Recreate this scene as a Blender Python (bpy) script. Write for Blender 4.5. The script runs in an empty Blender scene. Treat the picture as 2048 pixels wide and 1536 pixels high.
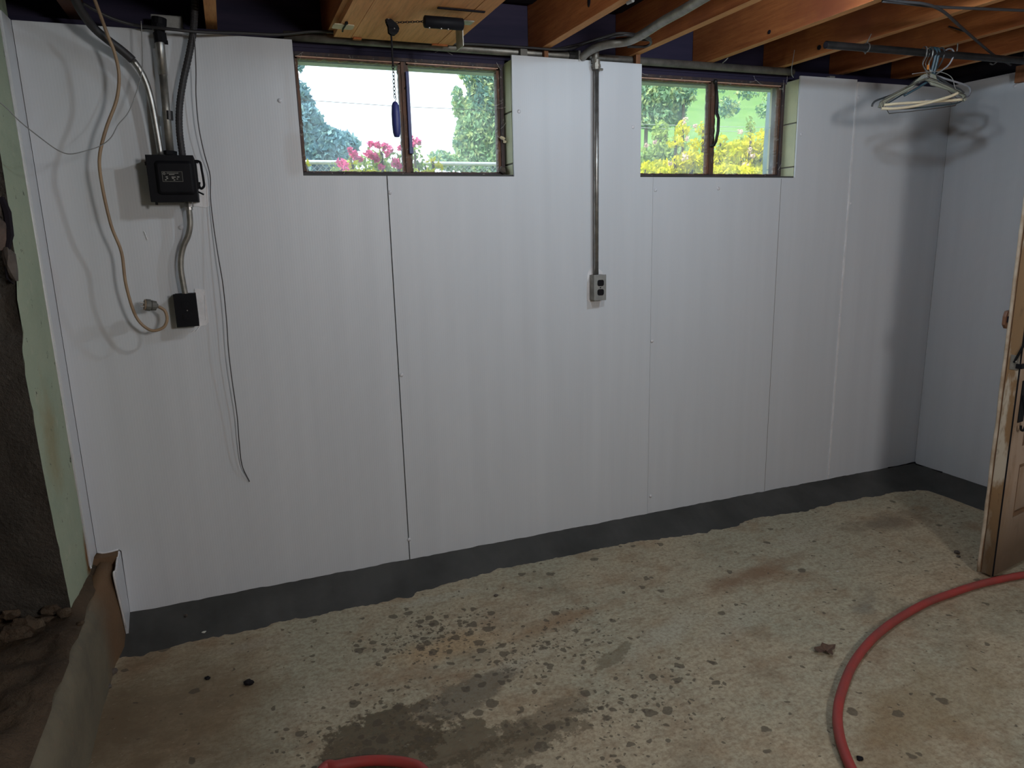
import bpy, bmesh, math, random
from mathutils import Vector, Matrix, noise
random.seed(7)
SC = bpy.context.scene
COL = SC.collection

# ------------------------------------------------------------------ camera, sky, sun, lamps, exposure
F, PITCH, ROLL, YAW = 1410.12, 0.213327, -0.025033, 0.370682
CAM = Vector((0.0, -2.83, 1.46))
fw = Vector((math.sin(YAW)*math.cos(PITCH), math.cos(YAW)*math.cos(PITCH), -math.sin(PITCH)))
_r0 = Vector((math.cos(YAW), -math.sin(YAW), 0.0)); _u0 = _r0.cross(fw)
cr = math.cos(ROLL)*_r0 + math.sin(ROLL)*_u0
cu = -math.sin(ROLL)*_r0 + math.cos(ROLL)*_u0
cam = bpy.data.cameras.new('camera'); camo = bpy.data.objects.new('camera', cam); COL.objects.link(camo)
M = Matrix((cr, cu, -fw)).transposed().to_4x4(); M.translation = CAM
camo.matrix_world = M
cam.sensor_width = 36.0; cam.lens = 36.0*F/2048.0; cam.clip_start = 0.02; cam.clip_end = 300
SC.camera = camo

W = bpy.data.worlds.new('World'); SC.world = W; W.use_nodes = True
bg = W.node_tree.nodes['Background']; bg.inputs[0].default_value = (0.80, 0.90, 1.0, 1); bg.inputs[1].default_value = 2.6

def light(name, kind, loc, energy, color, size=0.05, rot=None):
    l = bpy.data.lights.new(name, kind); l.energy = energy; l.color = color
    if kind == 'SUN': l.angle = 0.01
    else: l.shadow_soft_size = size
    o = bpy.data.objects.new(name, l); COL.objects.link(o); o.location = loc
    if rot: o.rotation_euler = rot
    return o
sun = light('sun', 'SUN', (0, 10, 20), 8.0, (1.0, 0.93, 0.80))
sun.rotation_euler = Vector((0.62, 0.22, -0.95)).to_track_quat('-Z', 'Y').to_euler()
# two bare bulbs hung at joist height, just above the top of the frame
light('ceiling_lamp', 'POINT', (1.77, -1.24, 2.182), 19.5, (0.66, 0.84, 1.0), 0.03)
light('ceiling_lamp', 'POINT', (1.02, -1.42, 2.178), 17, (0.80, 0.92, 1.0), 0.03)
# second bulb further back in the basement
light('back_lamp', 'POINT', (1.15, -3.9, 1.85), 104, (1.0, 0.985, 0.97), 0.16)
SC.view_settings.view_transform = 'Standard'; SC.view_settings.look = 'None'
SC.view_settings.exposure = 0.0; SC.view_settings.gamma = 1.0; SC.view_settings.use_curve_mapping = False

# ------------------------------------------------------------------ measuring: a sight line of the photo (2048x1536) met with a plane of the room
def ray(px, py): return cr*((px-1024)/F) - cu*((py-768)/F) + fw
def at(px, py, x=None, y=None, z=None):
    d = ray(px, py)
    if y is not None: t = (y-CAM.y)/d.y
    elif x is not None: t = (x-CAM.x)/d.x
    else: t = (z-CAM.z)/d.z
    return CAM + d*t

# ------------------------------------------------------------------ materials
def newmat(name):
    m = bpy.data.materials.new(name); m.use_nodes = True
    nt = m.node_tree; b = nt.nodes['Principled BSDF']
    return m, nt, b
class NT:
    def __init__(s, nt):
        s.nt = nt; s.tc = nt.nodes.new('ShaderNodeTexCoord')
    def n(s, t, **kw):
        x = s.nt.nodes.new(t)
        for k, v in kw.items(): setattr(x, k, v)
        return x
    def put(s, sock, v):
        if hasattr(v, 'links') or hasattr(v, 'is_linked'): s.nt.links.new(v, sock)
        else:
            if isinstance(v, tuple) and len(v) == 3 and sock.type == 'RGBA': v = v+(1,)
            sock.default_value = v
    def noise(s, scale, detail=4, rough=0.55, vec=None, stretch=None, dist=0.0, loc=(0, 0, 0)):
        v = vec or s.tc.outputs['Object']
        if stretch or loc != (0, 0, 0):
            mp = s.n('ShaderNodeMapping'); s.nt.links.new(v, mp.inputs[0])
            if stretch: mp.inputs['Scale'].default_value = stretch
            mp.inputs['Location'].default_value = loc
            v = mp.outputs[0]
        x = s.n('ShaderNodeTexNoise'); s.nt.links.new(v, x.inputs['Vector'])
        x.inputs['Scale'].default_value = scale; x.inputs['Detail'].default_value = detail
        x.inputs['Roughness'].default_value = rough; x.inputs['Distortion'].default_value = dist
        return x.outputs['Fac']
    def ramp(s, f, a, b, lo=0.0, hi=1.0):
        x = s.n('ShaderNodeMapRange'); x.clamp = True
        s.put(x.inputs[0], f); x.inputs[1].default_value = a; x.inputs[2].default_value = b
        x.inputs[3].default_value = lo; x.inputs[4].default_value = hi
        return x.outputs[0]
    def mix(s, f, a, b):
        x = s.n('ShaderNodeMix', data_type='RGBA'); s.put(x.inputs[0], f); s.put(x.inputs[6], a); s.put(x.inputs[7], b)
        return x.outputs[2]
    def math(s, op, a, b=0.0):
        x = s.n('ShaderNodeMath', operation=op); s.put(x.inputs[0], a); s.put(x.inputs[1], b); return x.outputs[0]
    def bump(s, h, strength, dist, b):
        x = s.n('ShaderNodeBump'); s.put(x.inputs['Height'], h)
        x.inputs['Strength'].default_value = strength; x.inputs['Distance'].default_value = dist
        s.nt.links.new(x.outputs[0], b.inputs['Normal'])
    def blob(s, cx, cy, rx, ry, rot=0.0, warp=0.1, wscale=6.0, soft=0.3, axes='xy'):
        """1 inside an uneven ellipse on the floor, 0 outside"""
        sx = s.n('ShaderNodeSeparateXYZ'); s.nt.links.new(s.tc.outputs['Object'], sx.inputs[0])
        X, Y = (sx.outputs[0], sx.outputs[1]) if axes == 'xy' else ((sx.outputs[0], sx.outputs[2]) if axes == 'xz' else (sx.outputs[1], sx.outputs[2]))
        X = s.math('SUBTRACT', X, cx); Y = s.math('SUBTRACT', Y, cy)
        c, k = math.cos(rot), math.sin(rot)
        U = s.math('ADD', s.math('MULTIPLY', X, c/rx), s.math('MULTIPLY', Y, k/rx))
        V = s.math('ADD', s.math('MULTIPLY', X, -k/ry), s.math('MULTIPLY', Y, c/ry))
        d = s.math('SQRT', s.math('ADD', s.math('MULTIPLY', U, U), s.math('MULTIPLY', V, V)))
        d = s.math('ADD', d, s.math('MULTIPLY', s.math('SUBTRACT', s.noise(wscale, 5, 0.65), 0.5), warp*10))
        return s.ramp(d, 1.0, 1.0-soft, 0, 1)

def plain(name, c, rough=0.5, metal=0.0, c2=None, scale=12.0, stretch=None, bump=0.0, bdist=0.002, bscale=None, spec=None, lo=.35, hi=.65, detail=4):
    m, nt, b = newmat(name); s = NT(nt)
    b.inputs['Roughness'].default_value = rough; b.inputs['Metallic'].default_value = metal
    if spec is not None: b.inputs['Specular IOR Level'].default_value = spec
    if c2 is None: c2 = tuple(v*0.8 for v in c)
    f = s.noise(scale, detail, 0.6, stretch=stretch)
    s.put(b.inputs['Base Color'], s.mix(s.ramp(f, lo, hi), c, c2))
    if bump: s.bump(s.noise(bscale or scale*4, 4, 0.6, stretch=stretch), bump, bdist, b)
    return m

def wood(name, c, c2, rough=0.7, dark=None, axis='y', bands=26.0):
    m, nt, b = newmat(name); s = NT(nt)
    st = {'x': (0.35, 6, 6), 'y': (6, 0.35, 6), 'z': (6, 6, 0.35)}[axis]
    f = s.noise(bands/6, 6, 0.7, stretch=st, dist=0.6)
    g = s.noise(bands*1.5, 3, 0.7, stretch=st)
    col = s.mix(s.ramp(f, .35, .65), c, c2)
    col = s.mix(s.ramp(g, .45, .8, 0, .5), col, tuple(v*0.45 for v in c2))
    if dark: col = s.mix(s.ramp(s.noise(1.6, 5, 0.6), .52, .7), col, dark)
    s.put(b.inputs['Base Color'], col); b.inputs['Roughness'].default_value = rough
    b.inputs['Specular IOR Level'].default_value = 0.25
    s.bump(g, 0.25, 0.002, b)
    return m

MT = {}
def panel_mat(name, ax):
    m, nt, b = newmat(name); s = NT(nt)
    w = s.n('ShaderNodeTexWave', wave_type='BANDS', bands_direction=ax); s.nt.links.new(s.tc.outputs['Object'], w.inputs[0])
    w.inputs['Scale'].default_value = 34.0; w.inputs['Distortion'].default_value = 0.15
    st = (5, 5, 0.25)
    col = s.mix(s.ramp(s.noise(3.0, 3, .5, stretch=st), .3, .7), (0.595, 0.61, 0.635), (0.635, 0.65, 0.675))
    col = s.mix(s.ramp(s.noise(7.0, 5, .7), .66, .80, 0, .35), col, (0.60, 0.59, 0.60))
    s.put(b.inputs['Base Color'], col); b.inputs['Roughness'].default_value = 0.42
    b.inputs['Specular IOR Level'].default_value = 0.35
    h = s.math('ADD', s.math('MULTIPLY', w.outputs[1], 0.07), s.noise(1.2, 2, .5, stretch=(3, 3, .3)))
    s.bump(h, 0.22, 0.006, b)
    return m
MT['panel'] = panel_mat('white_corrugated_panel', 'X')
MT['panel_r'] = panel_mat('white_corrugated_panel_side', 'Y')
MT['pin'] = plain('white_plastic_pin', (0.72, 0.72, 0.75), 0.35)
MT['caulk'] = plain('white_caulk', (0.80, 0.79, 0.80), 0.45, bump=.5, bscale=60)
MT['cove'] = plain('dark_mortar', (0.036, 0.036, 0.033), 0.75, c2=(0.068, 0.067, 0.063), scale=3.5, bump=0.4, bscale=70, bdist=.002)
MT['masonry'] = plain('raw_block', (0.22, 0.21, 0.19), 0.9, bump=.6, bscale=80)
MT['block'] = plain('yellow_green_painted_block', (0.55, 0.56, 0.36), 0.6, c2=(0.48, 0.50, 0.33), scale=14, bump=.4, bscale=90)
MT['joist'] = wood('joist_wood', (0.50, 0.175, 0.055), (0.33, 0.10, 0.03), dark=(0.24, 0.07, 0.03))
MT['joist_edge_lit'] = wood('sawn_joist_edge_lit', (0.74, 0.40, 0.16), (0.62, 0.28, 0.10))  # sawn undersides made paler, also standing in for light from below
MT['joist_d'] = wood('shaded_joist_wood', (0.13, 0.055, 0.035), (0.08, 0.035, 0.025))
MT['ply'] = wood('hatch_fir', (0.90, 0.48, 0.21), (0.74, 0.34, 0.13), bands=14)
MT['cleat'] = wood('cleat_wood', (0.30, 0.13, 0.06), (0.18, 0.08, 0.04), axis='z')
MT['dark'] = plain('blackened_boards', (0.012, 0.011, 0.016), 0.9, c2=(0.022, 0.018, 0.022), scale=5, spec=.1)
MT['rim'] = plain('flare_tinted_header', (0.034, 0.027, 0.055), 0.7, c2=(0.020, 0.018, 0.042), scale=8, stretch=(.3, 3, 3), spec=.2)  # purple tint of lens flare put into the dark board colour
MT['galv'] = plain('galvanised_steel', (0.42, 0.41, 0.39), 0.38, 0.85, c2=(0.27, 0.26, 0.24), scale=25)
MT['galv_dull'] = plain('dull_galvanised_steel', (0.34, 0.32, 0.28), 0.5, 0.7, c2=(0.20, 0.19, 0.17), scale=18, bump=.15, bscale=90)
MT['pipe_dark'] = plain('dark_pipe', (0.055, 0.05, 0.05), 0.45, 0.6, c2=(0.03, 0.03, 0.03), scale=18)
MT['black'] = plain('black_enamel', (0.008, 0.008, 0.010), 0.55, c2=(0.010, 0.010, 0.012), scale=18, spec=.10)
MT['black_m'] = plain('black_matte', (0.010, 0.009, 0.011), 0.65, spec=.15)
MT['plate'] = plain('nameplate_black', (0.014, 0.014, 0.014), 0.5, spec=.15)
MT['platetxt'] = plain('nameplate_lettering', (0.38, 0.37, 0.33), 0.5)
MT['grey'] = plain('grey_steel_box', (0.34, 0.34, 0.32), 0.5, 0.35, c2=(0.25, 0.25, 0.24), scale=30)
MT['plug'] = plain('dark_grey_rubber_plug', (0.12, 0.12, 0.105), 0.5)
MT['navy'] = plain('navy_plastic_grip', (0.035, 0.045, 0.20), 0.45)
MT['tan'] = plain('tan_rubber_cord', (0.36, 0.25, 0.15), 0.5, c2=(0.25, 0.165, 0.10), scale=9)
MT['cable'] = plain('dark_rubber_cable', (0.035, 0.033, 0.035), 0.55)
MT['wire'] = plain('thin_wire', (0.10, 0.095, 0.10), 0.5, .3, c2=(0.06, 0.05, 0.05))
MT['wire_l'] = plain('pale_wire', (0.30, 0.30, 0.29), 0.5, .3)
MT['cream'] = plain('cream_cardboard', (0.72, 0.64, 0.44), 0.65, c2=(0.62, 0.52, 0.36), scale=12)
MT['hangp'] = plain('grey_green_plastic', (0.27, 0.28, 0.22), 0.35, c2=(0.23, 0.24, 0.19), scale=30)
MT['hangd'] = plain('dark_plastic_hanger', (0.05, 0.055, 0.06), 0.35)
MT['hangt'] = plain('teal_plastic_hanger', (0.05, 0.10, 0.13), 0.35)
MT['hangl'] = plain('pale_grey_plastic_hanger', (0.35, 0.35, 0.38), 0.35)
MT['hangw'] = plain('wire_hanger_steel', (0.16, 0.15, 0.14), 0.35, .7)
MT['orange'] = plain('orange_tag', (0.85, 0.30, 0.06), 0.5)
MT['hose'] = plain('red_rubber_hose', (0.36, 0.042, 0.036), 0.5, c2=(0.26, 0.05, 0.042), scale=11, bump=.15, bscale=120)
MT['leaf'] = plain('dry_leaf', (0.13, 0.075, 0.05), 0.8, c2=(0.08, 0.045, 0.03), scale=60)
MT['stone'] = plain('grey_brown_stone', (0.12, 0.10, 0.085), 0.9, c2=(0.07, 0.055, 0.045), scale=14, bump=.8, bscale=50)
MT['stone_r'] = plain('reddish_broken_concrete', (0.15, 0.10, 0.08), 0.9, c2=(0.08, 0.06, 0.05), scale=22, bump=.8, bscale=50)
MT['chip'] = plain('white_chip', (0.6, 0.58, 0.52), 0.8)
MT['brown'] = plain('brown_bakelite', (0.17, 0.08, 0.045), 0.5)
MT['bead'] = plain('salmon_painted_bead', (0.80, 0.50, 0.36), 0.5, c2=(0.6, 0.36, 0.25), scale=30)
MT['web'] = plain('cobweb', (0.5, 0.48, 0.45), 0.9)

def sash(name, c1, c2):
    m, nt, b = newmat(name); s = NT(nt)
    f = s.noise(9, 6, .7, stretch=(3, 3, .6)); g = s.noise(45, 4, .7)
    col = s.mix(s.ramp(f, .38, .6), c1, c2)
    col = s.mix(s.ramp(g, .6, .75), col, (0.34, 0.33, 0.28))
    s.put(b.inputs['Base Color'], col); b.inputs['Roughness'].default_value = .65
    s.bump(g, .6, .003, b); return m
MT['sash'] = sash('flaking_brown_sash', (0.17, 0.075, 0.04), (0.065, 0.04, 0.03))
MT['frame'] = sash('dark_window_frame', (0.07, 0.04, 0.035), (0.03, 0.023, 0.03))

def glass():
    m = bpy.data.materials.new('dusty_window_glass'); m.use_nodes = True; nt = m.node_tree; nt.nodes.clear(); s = NT(nt)
    out = s.n('ShaderNodeOutputMaterial'); tr = s.n('ShaderNodeBsdfTransparent'); tr.inputs[0].default_value = (.97, .985, .98, 1)
    tl = s.n('ShaderNodeBsdfTranslucent'); tl.inputs[0].default_value = (.82, .9, .97, 1)
    gl = s.n('ShaderNodeBsdfGlossy'); gl.inputs['Roughness'].default_value = .08
    mx = s.n('ShaderNodeMixShader'); m2 = s.n('ShaderNodeMixShader')
    spk = s.ramp(s.noise(130, 3, .6), .70, .76, 0, .5)
    dust = s.ramp(s.noise(8, 5, .6), .35, .75, .05, .15)
    s.put(mx.inputs[0], s.math('MAXIMUM', spk, dust))
    nt.links.new(tr.outputs[0], mx.inputs[1]); nt.links.new(tl.outputs[0], mx.inputs[2])
    m2.inputs[0].default_value = .0
    nt.links.new(mx.outputs[0], m2.inputs[1]); nt.links.new(gl.outputs[0], m2.inputs[2]); nt.links.new(m2.outputs[0], out.inputs[0])
    return m
MT['glass'] = glass()

def floor_mat():
    m, nt, b = newmat('stained_concrete_floor'); s = NT(nt)
    A = s.noise(1.3, 6, .62, dist=.4); B = s.noise(3.6, 6, .65, loc=(5, 2, 0)); Cn = s.noise(70, 4, .7)
    D = s.noise(16, 5, .7, stretch=(1, 2.2, 1), loc=(3, 3, 3)); E2 = s.noise(2.4, 5, .6, loc=(9, 9, 1))
    col = s.mix(s.ramp(A, .38, .62), (0.50, 0.415, 0.285), (0.42, 0.395, 0.290))
    col = s.mix(s.ramp(B, .50, .72, 0, .8), col, (0.277, 0.159, 0.082))
    col = s.mix(s.ramp(E2, .55, .74, 0, .7), col, (0.188, 0.163, 0.110))
    col = s.mix(s.ramp(D, .50, .68, 0, .5), col, (0.203, 0.138, 0.084))
    col = s.mix(s.ramp(D, .48, .30, 0, .45), col, (0.525, 0.442, 0.300))
    # big, hand-placed marks
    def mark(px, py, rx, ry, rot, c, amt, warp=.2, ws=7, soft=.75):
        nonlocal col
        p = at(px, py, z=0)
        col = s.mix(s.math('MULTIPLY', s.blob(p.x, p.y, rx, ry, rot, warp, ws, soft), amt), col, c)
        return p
    mark(330, 1420, .42, .45, 0, (0.20, 0.145, 0.085), .8, .2, 4); mark(120, 1500, .5, .5, 0, (0.14, 0.10, 0.06), .7)  # brown dirt, also darkened in place of the dimmer light at left
    GY = (0.473, 0.448, 0.348)
    mark(1330, 1270, .30, .07, .30, GY, .75); mark(1600, 1075, .22, .10, .1, GY, .6); mark(1480, 1240, .28, .09, .3, GY, .5)
    mark(880, 1195, .20, .035, 0, GY, .7, .2, 14, .3); mark(1000, 1345, .30, .05, .3, GY, .6, .2, 9)
    mark(1500, 1150, .42, .07, .12, (0.225, 0.131, 0.074), .8); mark(1120, 1240, .30, .06, .15, (0.285, 0.166, 0.084), .7)
    mark(1770, 1045, .30, .10, .0, (0.165, 0.135, 0.098), .7); mark(1730, 1210, .12, .05, .5, (0.180, 0.166, 0.138), .6, .2, 12)
    mark(640, 1400, .22, .16, 0, (0.450, 0.414, 0.312), .5, .2, 9); mark(900, 1290, .30, .10, 0, (0.510, 0.345, 0.180), .6, .15, 7)
    mark(500, 1290, .16, .05, 0, (0.390, 0.338, 0.264), .5, .15, 9)
    mark(1850, 1420, .5, .2, .2, (0.255, 0.186, 0.096), .55)
    WET = (0.075, 0.061, 0.036)
    mark(770, 1475, .19, .13, 0, WET, .85, .22, 11, .12); mark(880, 1500, .26, .10, 0, WET, .75, .24, 16, .15)
    mark(930, 1390, .22, .08, .2, (0.150, 0.131, 0.096), .75, .22, 14, .3); mark(1090, 1440, .20, .06, .2, (0.150, 0.124, 0.084), .6, .25, 20, .3)
    mark(1010, 1500, .3, .06, .1, WET, .6, .3, 24, .2); mark(1230, 1310, .12, .03, .4, (0.135, 0.117, 0.072), .6, .25, 20, .2)
    col = s.mix(s.ramp(Cn, .42, .68, 0, .55), col, (0.180, 0.124, 0.074))
    col = s.mix(s.ramp(s.noise(38, 5, .75, stretch=(1, 1.7, 1), loc=(1, 7, 0)), .55, .70, 0, .55), col, (0.150, 0.103, 0.060))
    col = s.mix(s.ramp(s.noise(22, 6, .8, stretch=(1, 1.5, 1), loc=(6, 1, 0)), .40, .30, 0, .5), col, (0.52, 0.47, 0.36))
    # round drip spots, dense near the wall left of the middle, thin elsewhere
    c0 = at(860, 1270, z=0); c1 = at(1100, 1290, z=0); c2 = at(760, 1450, z=0); c3 = at(1250, 1420, z=0)
    dens = s.math('MAXIMUM', s.math('MULTIPLY', s.blob(c0.x, c0.y, .34, .22, 0, .1, 6, .7), .95), s.math('MULTIPLY', s.blob(c1.x, c1.y, .40, .22, .2, .1, 6, .8), .62))
    dens = s.math('MAXIMUM', dens, s.math('MULTIPLY', s.blob(c2.x, c2.y, .42, .25, 0, .1, 6, .8), .50))
    dens = s.math('MAXIMUM', dens, s.math('MULTIPLY', s.blob(c3.x, c3.y, .55, .25, .1, .1, 6, .8), .50))
    dens = s.math('MAXIMUM', dens, .035)
    wv = s.n('ShaderNodeVectorMath', operation='ADD'); nz = s.n('ShaderNodeTexNoise'); nz.inputs['Scale'].default_value = 28
    s.nt.links.new(s.tc.outputs['Object'], nz.inputs['Vector'])
    sc = s.n('ShaderNodeVectorMath', operation='SCALE'); s.nt.links.new(nz.outputs['Color'], sc.inputs[0]); sc.inputs['Scale'].default_value = .034
    s.nt.links.new(s.tc.outputs['Object'], wv.inputs[0]); s.nt.links.new(sc.outputs[0], wv.inputs[1])
    wetn = s.ramp(s.noise(13, 6, .72, loc=(2, 8, 1)), .585, .61)
    zone = s.math('MAXIMUM', s.blob(c0.x+.02, c0.y-.02, .30, .15, .1, .12, 6, .4), s.math('MULTIPLY', s.blob(c1.x, c1.y-.03, .38, .12, .2, .1, 6, .5), .6))
    zone = s.math('MAXIMUM', zone, s.math('MULTIPLY', s.blob(c2.x+.1, c2.y-.02, .45, .20, 0, .1, 6, .8), .7))
    col = s.mix(s.math('MULTIPLY', s.math('MULTIPLY', wetn, zone), .85), col, (0.075, 0.060, 0.042))
    for scale, rmax, wgt in ((17.0, .36, 1.0), (34.0, .34, .9), (60.0, .30, .7)):
        v = s.n('ShaderNodeTexVoronoi', voronoi_dimensions='2D'); v.inputs['Scale'].default_value = scale; s.nt.links.new(wv.outputs[0], v.inputs['Vector'])
        sep = s.n('ShaderNodeSeparateColor'); s.nt.links.new(v.outputs['Color'], sep.inputs[0])
        pick = s.math('LESS_THAN', sep.outputs[0], s.math('MULTIPLY', dens, wgt))
        rad = s.math('MULTIPLY', s.math('ADD', sep.outputs[1], .35), rmax*.75)
        inside = s.ramp(s.math('SUBTRACT', v.outputs['Distance'], rad), 0.02, -0.03)
        col = s.mix(s.math('MULTIPLY', s.math('MULTIPLY', inside, pick), .76), col, (0.090, 0.072, 0.050))
    s.put(b.inputs['Base Color'], col); b.inputs['Roughness'].default_value = .72
    b.inputs['Specular IOR Level'].default_value = .3
    s.bump(s.math('ADD', s.math('MULTIPLY', Cn, .4), D), .25, .004, b)
    return m
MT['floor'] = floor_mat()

def layered(name, base, c2, spots, sc=6, bump=.8, bs=45, rough=.9, extra=None, bd=.006):
    m, nt, b = newmat(name); s = NT(nt)
    col = s.mix(s.ramp(s.noise(sc, 6, .65), .35, .65), base, c2)
    col = s.mix(s.ramp(s.noise(sc*4, 5, .7, loc=(4, 4, 4)), .58, .70, 0, .7), col, spots)
    if extra: col = extra(s, col)
    s.put(b.inputs['Base Color'], col); b.inputs['Roughness'].default_value = rough; b.inputs['Specular IOR Level'].default_value = .2
    s.bump(s.noise(bs, 5, .7), bump, bd, b); return m
def green_extra(s, col):
    rust = s.blob(-.10, .36, .05, .12, 0, .12, 12, .6, axes='yz')
    col = s.mix(rust, col, (0.20, 0.095, 0.03))
    col = s.mix(s.math('MULTIPLY', s.blob(-.30, .85, .10, .22, 0, .15, 8, .7, axes='yz'), .55), col, (0.30, 0.24, 0.11))
    f = s.noise(24, 6, .75, stretch=(1, 1, .6), loc=(2, 2, 2))
    col = s.mix(s.ramp(f, .635, .655), col, (0.035, 0.035, 0.03))
    return col
MT['green'] = layered('pale_green_peeling_paint', (0.37, 0.42, 0.31), (0.32, 0.38, 0.28), (0.44, 0.46, 0.35), 5, .5, 40, .7, green_extra)
MT['rough'] = layered('dark_rough_parging', (0.095, 0.082, 0.068), (0.065, 0.057, 0.048), (0.13, 0.115, 0.095), 7, 1.0, 60, .95, None, .012)
MT['soil'] = layered('dusty_broken_concrete', (0.115, 0.080, 0.052), (0.070, 0.050, 0.034), (0.14, 0.11, 0.075), 5, 1.0, 40, .95, None, .015)
def curb_extra(s, col):
    sx = s.n('ShaderNodeSeparateXYZ'); s.nt.links.new(s.tc.outputs['Object'], sx.inputs[0])
    f = s.ramp(s.math('ADD', sx.outputs[1], s.math('MULTIPLY', s.noise(4, 4), .2)), -.10, -.28)
    return s.mix(f, s.mix(s.noise(9, 5, .6), (0.20, 0.115, 0.060), (0.14, 0.09, 0.055)), col)
MT['curb'] = layered('worn_concrete_curb', (0.19, 0.165, 0.115), (0.135, 0.12, 0.088), (0.21, 0.155, 0.11), 6, .6, 50, .85, curb_extra)
def door_mat(name, c, brown, lo, hi):
    m, nt, b = newmat(name); s = NT(nt)
    f = s.noise(4.5, 5, .6, stretch=(2, 2, .55)); g = s.noise(40, 5, .7, stretch=(1, 1, .35))
    col = s.mix(s.ramp(f, lo, hi), c, brown); col = s.mix(s.ramp(g, .58, .72, 0, .55), col, tuple(v*.4 for v in brown))
    sx = s.n('ShaderNodeSeparateXYZ'); s.nt.links.new(s.tc.outputs['Object'], sx.inputs[0])
    col = s.mix(s.ramp(s.math('ADD', sx.outputs[2], s.math('MULTIPLY', f, .2)), .50, .20, 0, .9), col, tuple(v*.38 for v in brown))
    s.put(b.inputs['Base Color'], col); b.inputs['Roughness'].default_value = .65
    s.bump(g, .4, .003, b); return m
MT['door_edge'] = door_mat('stained_peeling_door_edge', (0.46, 0.40, 0.31), (0.235, 0.14, 0.065), .47, .53)
MT['door_face'] = door_mat('aged_cream_door_paint', (0.46, 0.35, 0.26), (0.34, 0.23, 0.14), .45, .62)
MT['door_trim'] = plain('cream_weatherstrip', (0.50, 0.43, 0.34), .7, c2=(0.33, 0.25, 0.17), scale=14)
MT['door_brown'] = plain('brown_bare_moulding', (0.22, 0.125, 0.06), .7, c2=(0.14, 0.08, 0.045), scale=20)

def leafm(name, cols, scale=3.0, trans=.35):
    m = bpy.data.materials.new(name); m.use_nodes = True; nt = m.node_tree; nt.nodes.clear(); s = NT(nt)
    out = s.n('ShaderNodeOutputMaterial'); d = s.n('ShaderNodeBsdfDiffuse'); t = s.n('ShaderNodeBsdfTranslucent'); mx = s.n('ShaderNodeMixShader')
    col = s.mix(s.ramp(s.noise(scale, 3, .6), .4, .6), cols[0], cols[1])
    col = s.mix(s.ramp(s.noise(scale*9, 2, .6), .5, .6), col, cols[2])
    s.put(d.inputs[0], col); s.put(t.inputs[0], col); mx.inputs[0].default_value = trans
    nt.links.new(d.outputs[0], mx.inputs[1]); nt.links.new(t.outputs[0], mx.inputs[2]); nt.links.new(mx.outputs[0], out.inputs[0]); return m
MT['l_tree'] = leafm('blue_washed_tree_leaves', ((.12, .24, .33), (.17, .32, .40), (.26, .42, .44)), .8)  # hazy blue wash of the view put into the leaf colour
MT['l_tree2'] = leafm('mixed_green_tree_leaves', ((.12, .25, .24), (.24, .40, .22), (.42, .52, .26)), .8)
MT['l_hill'] = leafm('hillside_green_leaves', ((.15, .29, .10), (.22, .36, .12), (.32, .44, .15)), .5)
MT['l_yel'] = leafm('yellow_green_shrub_leaves', ((.66, .62, .015), (.44, .50, .03), (.74, .68, .05)), 5)
MT['l_mid'] = leafm('mid_green_shrub_leaves', ((.26, .38, .12), (.36, .46, .14), (.20, .30, .12)), 5)
MT['l_pink'] = leafm('pink_rose_petals', ((.75, .10, .34), (.80, .22, .46), (.60, .05, .24)), 12, .3)
MT['l_wht'] = leafm('dusty_pink_blossoms', ((.70, .52, .52), (.75, .62, .58), (.65, .48, .45)), 12, .3)
MT['hillg'] = plain('hillside_grass', (0.085, 0.18, 0.055), .9, c2=(0.12, 0.22, 0.07), scale=.8, spec=.1)
MT['lawn'] = plain('lawn', (0.15, 0.20, 0.08), .95, c2=(0.22, 0.24, 0.12), scale=3, spec=.1)
MT['bark'] = plain('bark', (0.10, 0.08, 0.06), .9)
MT['white_o'] = plain('pale_blue_siding', (0.52, 0.66, 0.72), .6)
MT['fence'] = plain('fence_steel', (0.38, 0.40, 0.42), .5, .3)

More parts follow.
